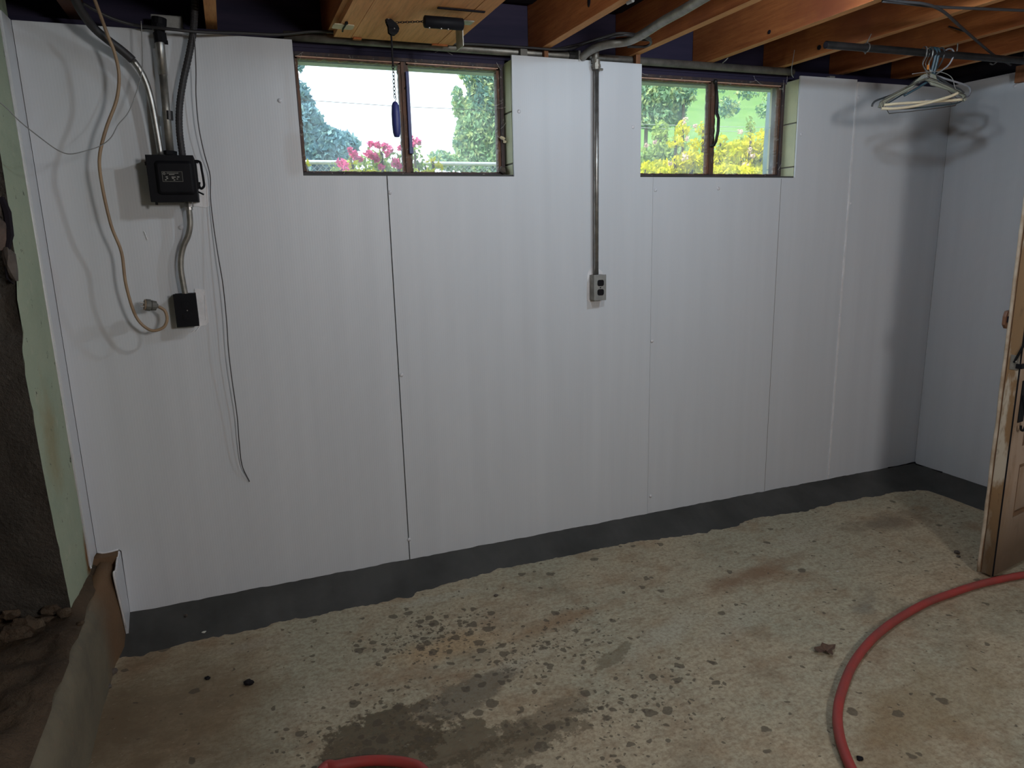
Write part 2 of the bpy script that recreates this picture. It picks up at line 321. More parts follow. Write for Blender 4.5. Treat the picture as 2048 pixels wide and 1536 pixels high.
# ------------------------------------------------------------------ mesh building
class MB:
    def __init__(s): s.v = []; s.f = []; s.mi = []; s.cur = 0
    def face(s, idx): s.f.append(idx); s.mi.append(s.cur)
    def box(s, a, b, mtx=None):
        x0, y0, z0 = a; x1, y1, z1 = b; k = len(s.v)
        P = [(x0, y0, z0), (x1, y0, z0), (x1, y1, z0), (x0, y1, z0), (x0, y0, z1), (x1, y0, z1), (x1, y1, z1), (x0, y1, z1)]
        s.v += [tuple(mtx @ Vector(p)) if mtx else p for p in P]
        for q in ((0, 3, 2, 1), (4, 5, 6, 7), (0, 1, 5, 4), (1, 2, 6, 5), (2, 3, 7, 6), (3, 0, 4, 7)): s.face([k+i for i in q])
        return s
    def tube(s, pts, r, n=10, cap=True, closed=False):
        P = [Vector(p) for p in pts]; R = r if isinstance(r, (list, tuple)) else [r]*len(P)
        k = len(s.v); up = None; m = len(P)
        for i, p in enumerate(P):
            if closed: t = (P[(i+1) % m]-P[i-1])
            else: t = (P[min(i+1, m-1)]-P[max(i-1, 0)])
            t.normalize()
            if up is None:
                up = Vector((0, 0, 1)) if abs(t.z) < .9 else Vector((1, 0, 0))
            up = (up-t*up.dot(t)).normalized(); sd = t.cross(up)
            for j in range(n):
                a = 2*math.pi*j/n
                s.v.append(tuple(p+(up*math.cos(a)+sd*math.sin(a))*R[i]))
        for i in range(m if closed else m-1):
            i2 = (i+1) % m
            for j in range(n):
                s.face([k+i*n+j, k+i*n+(j+1) % n, k+i2*n+(j+1) % n, k+i2*n+j])
        if cap and not closed:
            s.face([k+j for j in range(n)]); s.face([k+(m-1)*n+n-1-j for j in range(n)])
        return s
    def prism(s, outline, vec):
        """flat outline (3D points) pushed along vec"""
        k = len(s.v); n = len(outline); vec = Vector(vec)
        s.v += [tuple(p) for p in outline]; s.v += [tuple(Vector(p)+vec) for p in outline]
        s.face(list(range(k, k+n))); s.face([k+n+n-1-i for i in range(n)])
        for i in range(n):
            j = (i+1) % n; s.face([k+i, k+n+i, k+n+j, k+j])
        return s
    def ball(s, c, r, n=8, sq=(1, 1, 1), jit=0.0):
        k = len(s.v); c = Vector(c)
        for i in range(n+1):
            th = math.pi*i/n
            for j in range(n*2):
                ph = math.pi*j/n; q = 1+random.uniform(-jit, jit)
                s.v.append((c.x+r*sq[0]*q*math.sin(th)*math.cos(ph), c.y+r*sq[1]*q*math.sin(th)*math.sin(ph), c.z+r*sq[2]*q*math.cos(th)))
        for i in range(n):
            for j in range(n*2):
                a = k+i*n*2+j; b2 = k+i*n*2+(j+1) % (n*2); s.face([a, b2, b2+n*2, a+n*2])
        return s
    def build(s, name, mats, parent=None, smooth=False, bevel=0.0, **props):
        me = bpy.data.meshes.new(name); me.from_pydata(s.v, [], s.f)
        if not isinstance(mats, (list, tuple)): mats = [mats]
        for m in mats: me.materials.append(MT[m])
        for p, i in zip(me.polygons, s.mi): p.material_index = i; p.use_smooth = smooth
        bm = bmesh.new(); bm.from_mesh(me)
        bmesh.ops.recalc_face_normals(bm, faces=bm.faces)
        if bevel:
            es = [e for e in bm.edges if len(e.link_faces) == 2 and e.calc_face_angle(0) > .5]
            bmesh.ops.bevel(bm, geom=es, offset=bevel, segments=2, affect='EDGES', profile=.6)
        bm.to_mesh(me); bm.free(); me.update()
        o = bpy.data.objects.new(name, me); COL.objects.link(o)
        if parent: o.parent = parent
        for k, v in props.items(): o[k] = v
        return o
def spline(pts, sub=8):
    """Catmull-Rom through the points"""
    P = [Vector(p) for p in pts]; P = [P[0]*2-P[1]]+P+[P[-1]*2-P[-2]]; out = []
    for i in range(1, len(P)-2):
        a, b, c, d = P[i-1:i+3]
        for k in range(sub):
            t = k/sub
            out.append(.5*((2*b)+(c-a)*t+(2*a-5*b+4*c-d)*t*t+(3*b-a-3*c+d)*t**3))
    out.append(P[-2]); return out
def tag(o, label=None, cat=None, group=None, kind=None):
    if label: o['label'] = label
    if cat: o['category'] = cat
    if group: o['group'] = group
    if kind: o['kind'] = kind
    return o
def empty(name, loc=(0, 0, 0)):
    o = bpy.data.objects.new(name, None); COL.objects.link(o); o.empty_display_size = .05; o['base'] = 1
    del o['base']; return o

# ------------------------------------------------------------------ the room shell
def grid(mb, x0, x1, y0, y1, nx, ny, fz):
    k = len(mb.v)
    for j in range(ny+1):
        for i in range(nx+1):
            x = x0+(x1-x0)*i/nx; y = y0+(y1-y0)*j/ny; mb.v.append((x, y, fz(x, y)))
    for j in range(ny):
        for i in range(nx):
            a = k+j*(nx+1)+i; mb.face([a, a+1, a+nx+2, a+nx+1])
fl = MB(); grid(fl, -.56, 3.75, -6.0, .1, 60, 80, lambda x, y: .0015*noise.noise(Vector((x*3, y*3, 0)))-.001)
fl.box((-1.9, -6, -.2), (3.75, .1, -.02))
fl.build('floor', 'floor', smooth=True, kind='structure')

X0, X1 = -.575, 3.634
WZ0, WZT = 1.682, 2.152            # window opening: bottom and the panel tops
W1 = (.285, 1.133); W2 = (1.738, 2.615)
wb = MB()
wb.box((-1.9, .012, -.1), (3.9, .21, 1.68))
for a, b in ((-1.9, W1[0]-.002), (W1[1]+.028, W2[0]-.002), (W2[1]+.028, 3.9)): wb.box((a, .012, 1.68), (b, .21, 2.14))
wall_back = wb.build('wall_back', 'masonry', kind='structure')
for xw in (W1, W2):                               # painted blocks lining the right-hand reveals
    zs = (1.683, 1.735, 1.940, 2.14)
    for z0, z1 in zip(zs, zs[1:]):
        b = MB(); b.box((xw[1], .014, z0+.003), (xw[1]+.026, .205, z1-.003)); b.build('block', 'block', wall_back, bevel=.002)
    b = MB(); b.box((xw[1]+.006, .02, 1.683), (xw[1]+.027, .2, 2.14)); b.build('mortar_bed', 'masonry', wall_back)
    b = MB(); b.box((xw[0]-.001, .012, 1.680), (xw[1]+.026, .205, 1.690)); b.build('sill_mortar', 'cove', wall_back)

def cut_panel(x0, x1, ztop, cuts):
    """outline in x-z of a panel: cuts are (xa, xb) parts of the top edge lowered to the window sill"""
    top = []; x = x0
    for a, b in sorted(cuts):
        if a > x0: top += [(x, ztop), (a, ztop), (a, WZ0), (b, WZ0)]
        else: top += [(x0, WZ0), (b, WZ0)]
        x = b
        last = (a, b)
    if x < x1: top += [(x, ztop), (x1, ztop)]
    return top
PB = .066
def panel(x0, x1, ztop, cuts, y=0.0, extra=None, parent=wall_back, name='wall_panel'):
    top = cut_panel(x0, x1, ztop, cuts)
    n = 24; bot = [(x1-(x1-x0)*i/n, PB+.003*noise.noise(Vector((x0*3+i*.9, 1, 5)))) for i in range(n+1)]
    out = [(x, y, z) for x, z in (top+(extra or bot))]
    mb = MB(); mb.prism(out, (0, .0095, 0))
    return mb.build(name, 'panel', parent)
S1, S2, S3 = .6005, 1.8055, 2.972
n = 20
left_bot = [(S1-.003-(S1-.003+.491)*i/n, PB-.004+.003*noise.noise(Vector((i*.9, 3, 5)))) for i in range(n+1)]
left_bot += [(-.489, .324), (-.497, .332), (-.53, .326), (-.568, .334)]
p1 = panel(-.568, S1-.003, WZT, [(W1[0], S1-.003)], extra=left_bot)
p2 = panel(S1+.001, S2-.0015, WZT, [(S1+.001, W1[1]), (W2[0], S2-.0015)], y=-.0015)
p3 = panel(S2+.0005, S3-.001, WZT-.002, [(S2+.0005, W2[1])])
p4 = panel(S3+.0005, X1-.001, WZT-.012, [], y=-.001)
# seam shadow gap on the first seam sits over bare wall; pins
def pin(px, py, parent, x=None):
    p = at(px, py, y=-.001) if x is None else at(px, py, x=x)
    mb = MB(); R = .0085
    ax = Vector((0, -1, 0)) if x is None else Vector((-1, 0, 0))
    u = Vector((1, 0, 0)) if x is None else Vector((0, 1, 0)); w = Vector((0, 0, 1))
    k0 = len(mb.v); rings = ((R, 0), (R*.95, .002), (R*.6, .004), (R*.15, .0048))
    for r, h in rings:
        for j in range(12):
            a = j*math.pi/6; mb.v.append(tuple(p+ax*h+(u*math.cos(a)+w*math.sin(a))*r))
    for i in range(3):
        for j in range(12): mb.face([i*12+j, i*12+(j+1) % 12, (i+1)*12+(j+1) % 12, (i+1)*12+j])
    mb.face([36+j for j in range(12)]); mb.build('drive_pin', 'pin', parent, smooth=True)
for px, py in ((560, 201), (362, 455)): pin(px, py, p1)
for px, py in ((780, 385), (803, 750), (818, 1079), (1038, 223)): pin(px, py, p2)
for px, py in ((1437, 377), (1311, 380), (1304, 682), (1301, 992), (1602, 269), (1266, 254)): pin(px, py, p2 if px < 1303 else p3)
for px, py in ((1717, 194), (1701, 407), (1680, 630), (1657, 949)): pin(px, py, p4)
# the pale edge strip of the last seam and the crease left of it
b = MB(); b.box((S3-.006, -.004, PB+.01), (S3+.003, 0, WZT-.02)); b.build('joint_strip', 'caulk', wall_back)
b = MB(); b.box((2.53, -.0012, PB+.005), (2.5315, 0, WZ0-.005)); b.build('panel_crease', 'masonry', wall_back)

# left return panels, ledge and curb
b = MB(); b.prism([(-.577, 0, WZT), (-.577, 0, .332), (-.577, -.05, .338), (-.577, -.100, .326), (-.577, -.104, .334), (-.577, -.104, WZT)], (.0075, 0, 0)); b.build('return_panel', 'panel_r', wall_back)
b = MB(); b.prism([(-.5, 0, .322), (-.5, -.125, .30), (-.5, -.155, .285), (-.5, -.082, .02), (-.5, -.070, .035), (-.5, 0, PB)], (.0085, 0, 0)); b.build('return_panel', 'panel_r', wall_back)
b = MB()
b.tube(spline([(-.567, .0, .334), (-.54, -.006, .328), (-.497, -.004, .333)], 6), .0035, 6)
b.tube(spline([(-.495, -.01, .328), (-.497, -.06, .315), (-.495, -.12, .303), (-.497, -.155, .288), (-.497, -.09, .06)], 8), .0035, 6)
b.tube(spline([(-.574, -.05, .333), (-.574, -.104, .330), (-.570, -.12, .326)], 6), .0035, 6)
b.tube([(-.577, -.1045, .33), (-.577, -.1045, 1.4), (-.577, -.1045, WZT)], .003, 6)
b.build('caulk_bead', 'caulk', wall_back, smooth=True)

b = MB(); b.box((-.578, -.045, .29), (-.496, .012, .328)); b.build('ledge_filler', 'curb', wall_back)
# wall_left: green painted reveal (+X face) and dark parged front; corner line bows as in the photo
zs = [-.05, .20, .33, .45, .60, .77, .90, 1.05, 1.14, 1.19, 1.24, 1.30, 1.36, 1.42, 1.50, 1.62, 1.75, 1.87, 2.0, 2.15, 2.45]
def corner_y(z):
    tab = ((-.1, -.385), (.33, -.375), (.77, -.417), (1.10, -.425), (1.16, -.410), (1.2, -.375), (1.3, -.375), (1.38, -.335), (1.44, -.325), (1.60, -.30), (1.87, -.28), (2.5, -.27))
    for (a, u), (c, v) in zip(tab, tab[1:]):
        if z <= c: return u+(v-u)*(z-a)/(c-a)
    return -.27
wl = MB(); zz = []
for a, c in zip(zs, zs[1:]): zz += [a+(c-a)*t/4 for t in range(4)]
zz.append(zs[-1])
ny = 6; k = 0
for z in zz:
    for j in range(ny+1):
        y = .012+(corner_y(z)-.012)*j/ny; wl.v.append((-.578+.002*noise.noise(Vector((z*6, y*9, 0)))+(-.012*(j/ny)**4), y, z))
for i in range(len(zz)-1):
    for j in range(ny): a = i*(ny+1)+j; wl.face([a, a+1, a+ny+2, a+ny+1])
wl.cur = 1; k = len(wl.v); nx = 40
for z in zz:
    for j in range(nx+1):
        t = j/nx; x = -.590-1.3*t; y = corner_y(z)+.09*min(1, t*2.5)
        d = .012*noise.noise(Vector((x*9, z*9, 2)))+.006*noise.noise(Vector((x*30, z*30, 2)))
        if 1.17 < z < 1.42 and t < .05: d += .03*math.sin(math.pi*(z-1.17)/.25)
        wl.v.append((x+(.0 if j else .004*noise.noise(Vector((z*22, 0, 0)))), y+(d if j else .3*d), z))
for i in range(len(zz)-1):
    for j in range(nx): a = k+i*(nx+1)+j; wl.face([a, a+1, a+nx+2, a+nx+1])
wl.cur = 1; wl.box((-1.9, -6, -.2), (-1.85, .0, 2.5))
wall_left = wl.build('wall_left', ['green', 'rough'], smooth=True, kind='structure')
# broken lumps at the damaged corner
def lump(name, c, sz, mat, parent, seed, jit=.25, sub=2):
    bm = bmesh.new(); bmesh.ops.create_icosphere(bm, subdivisions=sub, radius=1)
    for v in bm.verts:
        q = 1+jit*noise.noise(v.co*1.3+Vector((seed, seed*2, 0)))
        v.co = Vector((c[0]+v.co.x*sz[0]*q, c[1]+v.co.y*sz[1]*q, c[2]+v.co.z*sz[2]*q))
    me = bpy.data.meshes.new(name); bm.to_mesh(me); bm.free(); me.materials.append(MT[mat])
    o = bpy.data.objects.new(name, me); COL.objects.link(o)
    if parent: o.parent = parent
    return o
def lump_at(px, py, y, w, h, mat, parent, seed, name='broken_stone'):
    c = at(px, py, y=y); return lump(name, c, (w, .035, h), mat, parent, seed, .35)
lump_at(3, 468, -.40, .022, .045, 'stone_r', wall_left, 1)
lump_at(22, 528, -.405, .016, .050, 'stone', wall_left, 2)
lump_at(-6, 410, -.39, .018, .035, 'stone', wall_left, 3)
b = MB(); b.tube([at(2, 395, y=-.40), at(14, 425, y=-.405), at(20, 470, y=-.41), at(15, 500, y=-.415), at(10, 525, y=-.42), at(14, 556, y=-.425), at(27, 568, y=-.43)], [.009, .011, .010, .006, .004, .003, .002], 6)
b.build('crack', 'dark', wall_left)

# ledge: curb with rounded edge + dusty rubble ground behind it
cb = MB(); ys = [-6+.1*i for i in range(0, 60)]; ys = ys+[0.0]
prof = [(-.520, -.02), (-.521, .16), (-.524, .235), (-.531, .266), (-.543, .283), (-.556, .287), (-.58, .26), (-.64, .20)]
def fine(v, n=6): return v
ys = []; y = .01
while y > -6: ys.append(y); y -= .03 if y > -1.8 else .3
m = len(prof)
for y in ys:
    for i, (x, z) in enumerate(prof):
        q = noise.noise(Vector((x*8, y*6, z*8))); wob = .010*noise.noise(Vector((0, y*3, 4)))
        push = .010*max(0, (y+.35)) if False else 0
        k_ = max(0, min(1, (y+.22)/.08)); cb.v.append((x+.006*q+wob*(z > .2)*(1-k_)+.018*k_*(i < 5), y, z+.006*q*(i > 2)+k_*(.022 if i > 2 else 0)))
for i in range(len(ys)-1):
    for j in range(m-1): a = i*m+j; cb.face([a, a+1, a+m+1, a+m])
ledge = cb.build('floor_curb', 'curb', smooth=True, kind='structure')
gb = MB()
def gz(x, y):
    t = min(1, max(0, (-.56-x)/.05))
    h = .284+.036*min(1, max(0, (-.545-x)/.05))+.004*noise.noise(Vector((y*7, 3, 1)))+.030*noise.noise(Vector((x*5, y*5, 1)))*t+.016*noise.noise(Vector((x*14, y*14, 2)))*t+.006*noise.noise(Vector((x*40, y*40, 2)))*t
    h -= .05*t*math.exp(-((y+.62)/.28)**2)*0.6
    return h
grid(gb, -1.9, -.545, -2.2, .0, 96, 150, gz); grid(gb, -1.9, -.545, -6, -2.2, 10, 30, gz)
gb.build('rubble_ground', 'soil', ledge, smooth=True)
for i, (px, py, w, h) in enumerate(((52, 1250, .045, .055), (30, 1262, .05, .03), (100, 1215, .03, .02), (128, 1222, .022, .02), (20, 1225, .03, .025), (92, 1235, .018, .014), (160, 1242, .012, .010))):
    c = at(px, py, z=.325); lump('rubble_stone', (c.x, c.y, .318), (w, w*.7, h*.7), 'soil', ledge, i+5, .6)

# mortar cove along the wall foot
def cove(pts_top, pts_foot, name, parent):
    mb = MB(); n = len(pts_top); K = 7
    for a, f in zip(pts_top, pts_foot):
        a = Vector(a); f = Vector(f)
        for i in range(K+1):
            t = i/K; p = a.lerp(f, t); p.z = a.z*(1-t)**1.7+.0035*(t > .0)*(1-t)+ .0015*noise.noise(p*14)
            if i == K: p.z = -.002
            mb.v.append(tuple(p))
    for i in range(n-1):
        for j in range(K): a = i*(K+1)+j; mb.face([a, a+1, a+K+2, a+K+1])
    return mb.build(name, 'cove', parent, smooth=True)
foot_tab = [(-.512, -.215), (-.43, -.212), (-.34, -.190), (-.20, -.192), (-.035, -.190), (.14, -.190), (.308, -.187), (.46, -.196), (.560, -.205), (.585, -.165), (.70, -.158), (.86, -.150), (.94, -.122), (1.05, -.128), (1.19, -.138), (1.337, -.132), (1.50, -.118), (1.734, -.139), (1.9, -.165), (2.084, -.176), (2.2, -.18), (2.28, -.15), (2.385, -.145), (2.6, -.165), (2.78, -.17), (2.902, -.160), (3.0, -.175), (3.15, -.185), (3.282, -.178), (3.42, -.205), (3.47, -.25)]
tops, feet = [], []
xs = [-.512+i*.01 for i in range(int((3.47+.512)/.01))]+[3.47]
for x in xs:
    for (a, u), (c, v) in zip(foot_tab, foot_tab[1:]):
        if a <= x <= c+1e-6: f = u+(v-u)*(x-a)/(c-a); break
    f += .016*noise.noise(Vector((x*7, 0, 0)))+.016*noise.noise(Vector((x*19, 5, 0)))+.010*noise.noise(Vector((x*47, 5, 0)))
    sx = x if x < 3.3 else x
    tx = x if x < 3.2 else 3.2+(x-3.2)*(X1-3.2)/(3.47-3.2)
    tops.append((tx, -.0008, PB+.004+.0035*noise.noise(Vector((x*9, 8, 0)))+.002*noise.noise(Vector((x*30, 8, 0))))); feet.append((x, f, 0))
cv = cove(tops, feet, 'trim_1', None); cv['kind'] = 'structure'
tops, feet = [], []
for i in range(90):
    y = -.002-i*.03; tops.append((X1-.001, y, PB+.003*noise.noise(Vector((y*9, 8, 0))))); feet.append((3.463+.012*noise.noise(Vector((y*7, 1, 0)))+.006*noise.noise(Vector((y*20, 1, 0))), min(y, -.235-.0*i), 0))
cv = cove(tops, feet, 'trim_2', None); cv['kind'] = 'structure'

# right wall
b = MB(); b.box((3.646, -6, -.1), (3.85, .012, 2.145)); wall_right = b.build('wall_right', 'masonry', kind='structure')
b = MB(); b.prism([(X1, -.0015, PB-.003), (X1, -.0015, WZT+.002), (X1, -1.2, WZT+.002), (X1, -1.2, PB-.006)], (.0095, 0, 0)); b.build('wall_panel', 'panel_r', wall_right)
b = MB(); b.prism([(X1, -1.203, PB-.003), (X1, -1.203, WZT), (X1, -2.42, WZT), (X1, -2.42, PB-.006)], (.0095, 0, 0)); b.build('wall_panel', 'panel_r', wall_right)
pin(2030, 172, wall_right, x=X1-.001)
b = MB(); b.tube(spline([(X1-.004, -.003, PB+.002), (X1-.006, -.03, PB-.002), (X1-.002, -.10, PB-.004), (X1-.004, -.18, PB)], 5), .004, 5)
b.tube(spline([(3.42, -.004, PB+.004), (3.52, -.004, PB+.001), (3.60, -.006, PB+.007), (3.63, -.008, PB+.006)], 5), .004, 5)
b.build('mortar_smear', 'black_m', wall_right)
b = MB(); b.box((3.68, -6.0, 2.14), (3.72, .15, 2.40)); b.build('side_rim_board', 'dark', wall_right)
b = MB(); b.box((-1.9, -6.1, -.2), (3.85, -6.0, 2.45)); b.build('wall_front', 'rough', kind='structure')

# ceiling: dark boards above, joists under them
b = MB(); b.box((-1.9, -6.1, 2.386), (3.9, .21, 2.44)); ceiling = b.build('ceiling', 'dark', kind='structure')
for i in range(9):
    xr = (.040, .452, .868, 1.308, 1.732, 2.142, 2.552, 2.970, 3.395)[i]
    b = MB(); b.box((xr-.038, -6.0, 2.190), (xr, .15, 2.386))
    jo = b.build('joist', ['joist', 'joist_edge_lit'], ceiling, bevel=.0015)
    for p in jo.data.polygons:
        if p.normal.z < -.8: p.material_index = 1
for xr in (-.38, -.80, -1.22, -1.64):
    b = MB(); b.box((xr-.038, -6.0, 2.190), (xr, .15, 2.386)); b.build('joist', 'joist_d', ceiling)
for i in range(30):
    b = MB(); y1 = .1-i*.2; b.box((-1.85, y1-.19, 2.378), (3.62, y1, 2.3865)); b.build('floor_board', 'dark', ceiling)
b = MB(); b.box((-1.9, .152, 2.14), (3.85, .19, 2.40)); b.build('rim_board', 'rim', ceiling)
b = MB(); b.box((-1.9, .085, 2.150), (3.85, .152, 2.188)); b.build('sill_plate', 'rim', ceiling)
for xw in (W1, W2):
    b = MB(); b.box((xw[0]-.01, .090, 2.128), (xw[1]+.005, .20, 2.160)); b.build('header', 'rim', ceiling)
# outer wall of the house above the windows, keeps the sky out
b = MB(); b.box((-2.2, .21, 2.125), (4.2, .27, 5.0)); b.box((-2.2, .21, 4.6), (4.2, .75, 4.7)); b.box((-2.0, -6.3, 2.44), (4.0, .3, 2.5)); b.build('wall_outside', 'white_o', kind='structure')

# ------------------------------------------------------------------ windows
def ragged(mb, a, b, depth, y0, y1, side, amp=.004, n=60, seed=0):
    """a strip from a to b (x,z pairs) with an uneven inner edge, thickness y0..y1"""
    a = Vector((a[0], 0, a[1])); b = Vector((b[0], 0, b[1])); s = Vector((side[0], 0, side[1]))
    k = len(mb.v)
    for i in range(n+1):
        p = a.lerp(b, i/n); q = p+s*(depth+amp*(noise.noise(Vector((i*.33, seed, 0)))+.6*noise.noise(Vector((i*1.1, seed, 3)))))
        for r in (p, q):
            mb.v.append((r.x, y0, r.z)); mb.v.append((r.x, y1, r.z))
    for i in range(n):
        o = k+i*4; w = o+4
        mb.face([o, o+2, w+2, w]); mb.face([o+1, w+1, w+3, o+3]); mb.face([o+2, o+3, w+3, w+2]); mb.face([o, w, w+1, o+1])
def window(name, x0, x1, mull, first, seed):
    e = empty(name); e['kind'] = 'structure'
    z0, z1 = 1.690, 2.135
    b = MB(); t = .013
    b.box((x0, .088, z0), (x0+t, .165, z1)); b.box((x1-t, .088, z0), (x1, .165, z1))
    b.box((x0+t, .088, z1-t), (x1-t, .165, z1)); b.box((x0+t, .088, z0), (x1-t, .165, z0+t)); b.build('window_frame', 'frame', e, bevel=.0015)
    for (a, c) in ((x0+t, mull-.009), (mull+.009, x1-t)):
        b = MB(); w = .011
        ragged(b, (a, z0+t), (a, z1-t), w, .102, .128, (1, 0), .003, seed=seed); ragged(b, (c, z0+t), (c, z1-t), w, .102, .128, (-1, 0), .003, seed=seed+3)
        ragged(b, (a, z1-t), (c, z1-t), w*.8, .102, .128, (0, -1), .004, seed=seed+6); ragged(b, (a, z0+t), (c, z0+t), w*.35, .102, .128, (0, 1), .003, seed=seed+9)
        b.build('sash', 'sash', e)
        b = MB(); b.box((a+.003, .116, z0+t+.001), (c-.003, .120, z1-t-.002)); b.build('pane', 'glass', e)
        # pale putty/light line under the head
        b = MB(); b.box((a+.004, .0995, z1-t-.0035), (c-.004, .1025, z1-t)); b.build('head_bead', 'bead', e)
    b = MB(); ragged(b, (mull-.010, z0+t), (mull-.010, z1-t), .019, .096, .13, (1, 0), .002, seed=seed+12); b.build('mullion', 'sash', e)
    return e
w1 = window('window_1', W1[0], 1.128, .711, True, 1)
w2 = window('window_2', 1.739, 2.605, 2.187, False, 30)
# bars / handles on the mullions
b = MB(); b.box((.716, .080, 1.79), (.728, .097, 2.085), Matrix.Rotation(0, 4, 'X')); b.box((.715, .078, 1.775), (.731, .099, 1.80)); b.build('lever_bar', 'navy', w1, bevel=.001)
P = [at(1432, 164, y=.085), at(1434, 200, y=.085), at(1433, 226, y=.08), at(1437, 236, y=.06), at(1436, 262, y=.06), at(1432, 282, y=.065), at(1428, 291, y=.08), at(1420, 292, y=.09)]
b = MB(); b.tube(P, [.006, .008, .008, .007, .007, .007, .006, .005], 8); b.ball(tuple(at(1431, 163, y=.085)), .011, 6); b.build('lever_handle', 'pipe_dark', w2, smooth=True)
b = MB(); b.tube([at(815, 158, y=.09), at(814, 170, y=.09), at(810, 178, y=.09)], .0025, 6); b.build('hook', 'black_m', w1)
# cobwebs in the corners
def web(e, pts, y0):
    b = MB()
    for (a, c) in pts: b.tube([at(*a, y=y0), at((a[0]+c[0])/2, (a[1]+c[1])/2+1.5, y=y0-.005), at(*c, y=y0)], .0006, 4)
    b.build('cobweb', 'web', e, kind='stuff')
web(w1, [((985, 212), (1004, 206)), ((995, 272), (1010, 282)), ((1004, 276), (1010, 286)), ((993, 125), (1002, 140)), ((590, 112), (606, 104)), ((596, 128), (603, 108)), ((880, 92), (905, 110)), ((885, 95), (870, 105)), ((1001, 258), (1012, 245)), ((995, 216), (1012, 214)), ((664, 345), (672, 356)), ((690, 344), (680, 355)), ((895, 350), (902, 357))], .07)
web(w2, [((1500, 164), (1512, 160)), ((1512, 160), (1526, 170)), ((1508, 152), (1512, 162)), ((1567, 160), (1566, 185)), ((1284, 146), (1296, 150)), ((1575, 150), (1572, 175)), ((1556, 340), (1564, 325))], .07)
b = MB(); 
for px, py, r in ((1006, 277, .010), (1009, 283, .008), (1003, 275, .007)): b.ball(tuple(at(px, py, y=.075)), r, 5, (1, .5, .7), .3)
b.build('dead_leaf', 'cream', w1)
lump('nest', at(1005, 340, y=.075), (.016, .02, .016), 'stone', w1, 3, .6)

# ------------------------------------------------------------------ pipes along the wall top
b = MB(); b.tube([(.262, .045, 2.175), (2.606, .045, 2.174)], .0165, 14); 
o = b.build('conduit_pipe', 'galv_dull', None, smooth=True); tag(o, 'long horizontal grey steel pipe along the wall top over both windows', 'pipe')
b = MB(); b.tube([(1.405, .045, 2.174), (1.432, .045, 2.174)], .022, 12); b.tube([(1.432, .045, 2.174), (1.445, .045, 2.174)], .026, 6); b.build('pipe_coupling', 'pipe_dark', o, smooth=False)
for xa, w, mt, lab in ((1.175, .030, 'masonry', 'short pale block on the wall top right of the left window'), (1.280, .018, 'cleat', 'narrow wooden cleat on the wall top under a joist, left of the conduit'), (1.712, .022, 'cleat', 'brown wooden cleat at the wall top by the right window corner')):
    b = MB(); b.box((xa, .004, 2.145), (xa+w, .025, 2.200 if mt == 'cleat' else 2.183)); o = b.build('wood_cleat' if mt == 'cleat' else 'shim_block', mt, bevel=.001); tag(o, lab, 'block')
c = at(1662, 138, y=.03); b = MB(); b.box((c.x-.018, .015, 2.138), (c.x+.014, .04, 2.162)); o = b.build('shim_block', 'masonry'); tag(o, 'small dark block on wall top right of the right window', 'block')

# vertical conduit to the grey outlet
o = MB(); xc = 1.5295
yv = -.024
pts = [at(1191, 138, y=yv), at(1192, 300, y=yv), at(1194.5, 552, y=yv)]
xm = sum(p.x for p in pts)/3
con = empty('outlet_conduit'); tag(con, 'vertical steel conduit running down the white wall to the grey outlet', 'conduit')
b = MB(); b.tube([(xm, yv, 2.14), (xm, yv, 1.262)], .0108, 14); b.build('conduit_tube', 'galv', con, smooth=True)
b = MB(); b.tube([(xm, yv, 2.112), (xm, yv, 2.150)], .0165, 8); b.tube([(xm, yv, 2.120), (xm, yv, 2.131)], .019, 8); b.tube([(xm+.012, yv, 2.114), (xm+.030, yv, 2.114)], .005, 8)
b.build('coupling', 'galv_dull', con); 
cg = at(1191, 108, y=-.03)
# pull elbow at the top
pv = [(xm, yv, 2.150), (xm, yv, 2.172), (xm+.0, yv-.002, 2.19)]
bc = empty('overhead_conduit'); tag(bc, 'thick bent grey conduit rising from the wall top towards the ceiling centre', 'conduit')
P = [at(1165, 114, y=-.004), at(1178, 103, z=2.172), at(1198, 93, z=2.172), at(1225, 87, z=2.172), at(1254, 83, z=2.172), at(1283, 70, z=2.172), at(1322, 45, z=2.172), at(1365, 21, z=2.172), at(1410, -6, z=2.172), at(1500, -60, z=2.172)]
P = [Vector(p) for p in P]
b = MB(); b.tube(spline(P, 6), .0165, 14); b.build('conduit_tube', 'galv_dull', bc, smooth=True)
b = MB(); b.tube([tuple(at(1190, 126, y=yv)), tuple(at(1191, 96, y=yv))], [.014, .016], 10); b.build('elbow', 'galv_dull', bc, smooth=True)
b = MB(); c = at(1166, 112, y=-.003); b.tube([(c.x, .012, c.z), (c.x, -.006, c.z)], .014, 14); b.tube([(c.x, .0, c.z), (c.x, -.009, c.z)], .010, 12); b.build('end_cap', 'galv', bc, smooth=False)
b = MB(); c = at(1158, 108, y=.0); b.box((c.x-.004, -.006, 2.145), (c.x+.004, .03, 2.186)); b.build('strap', 'galv', bc)

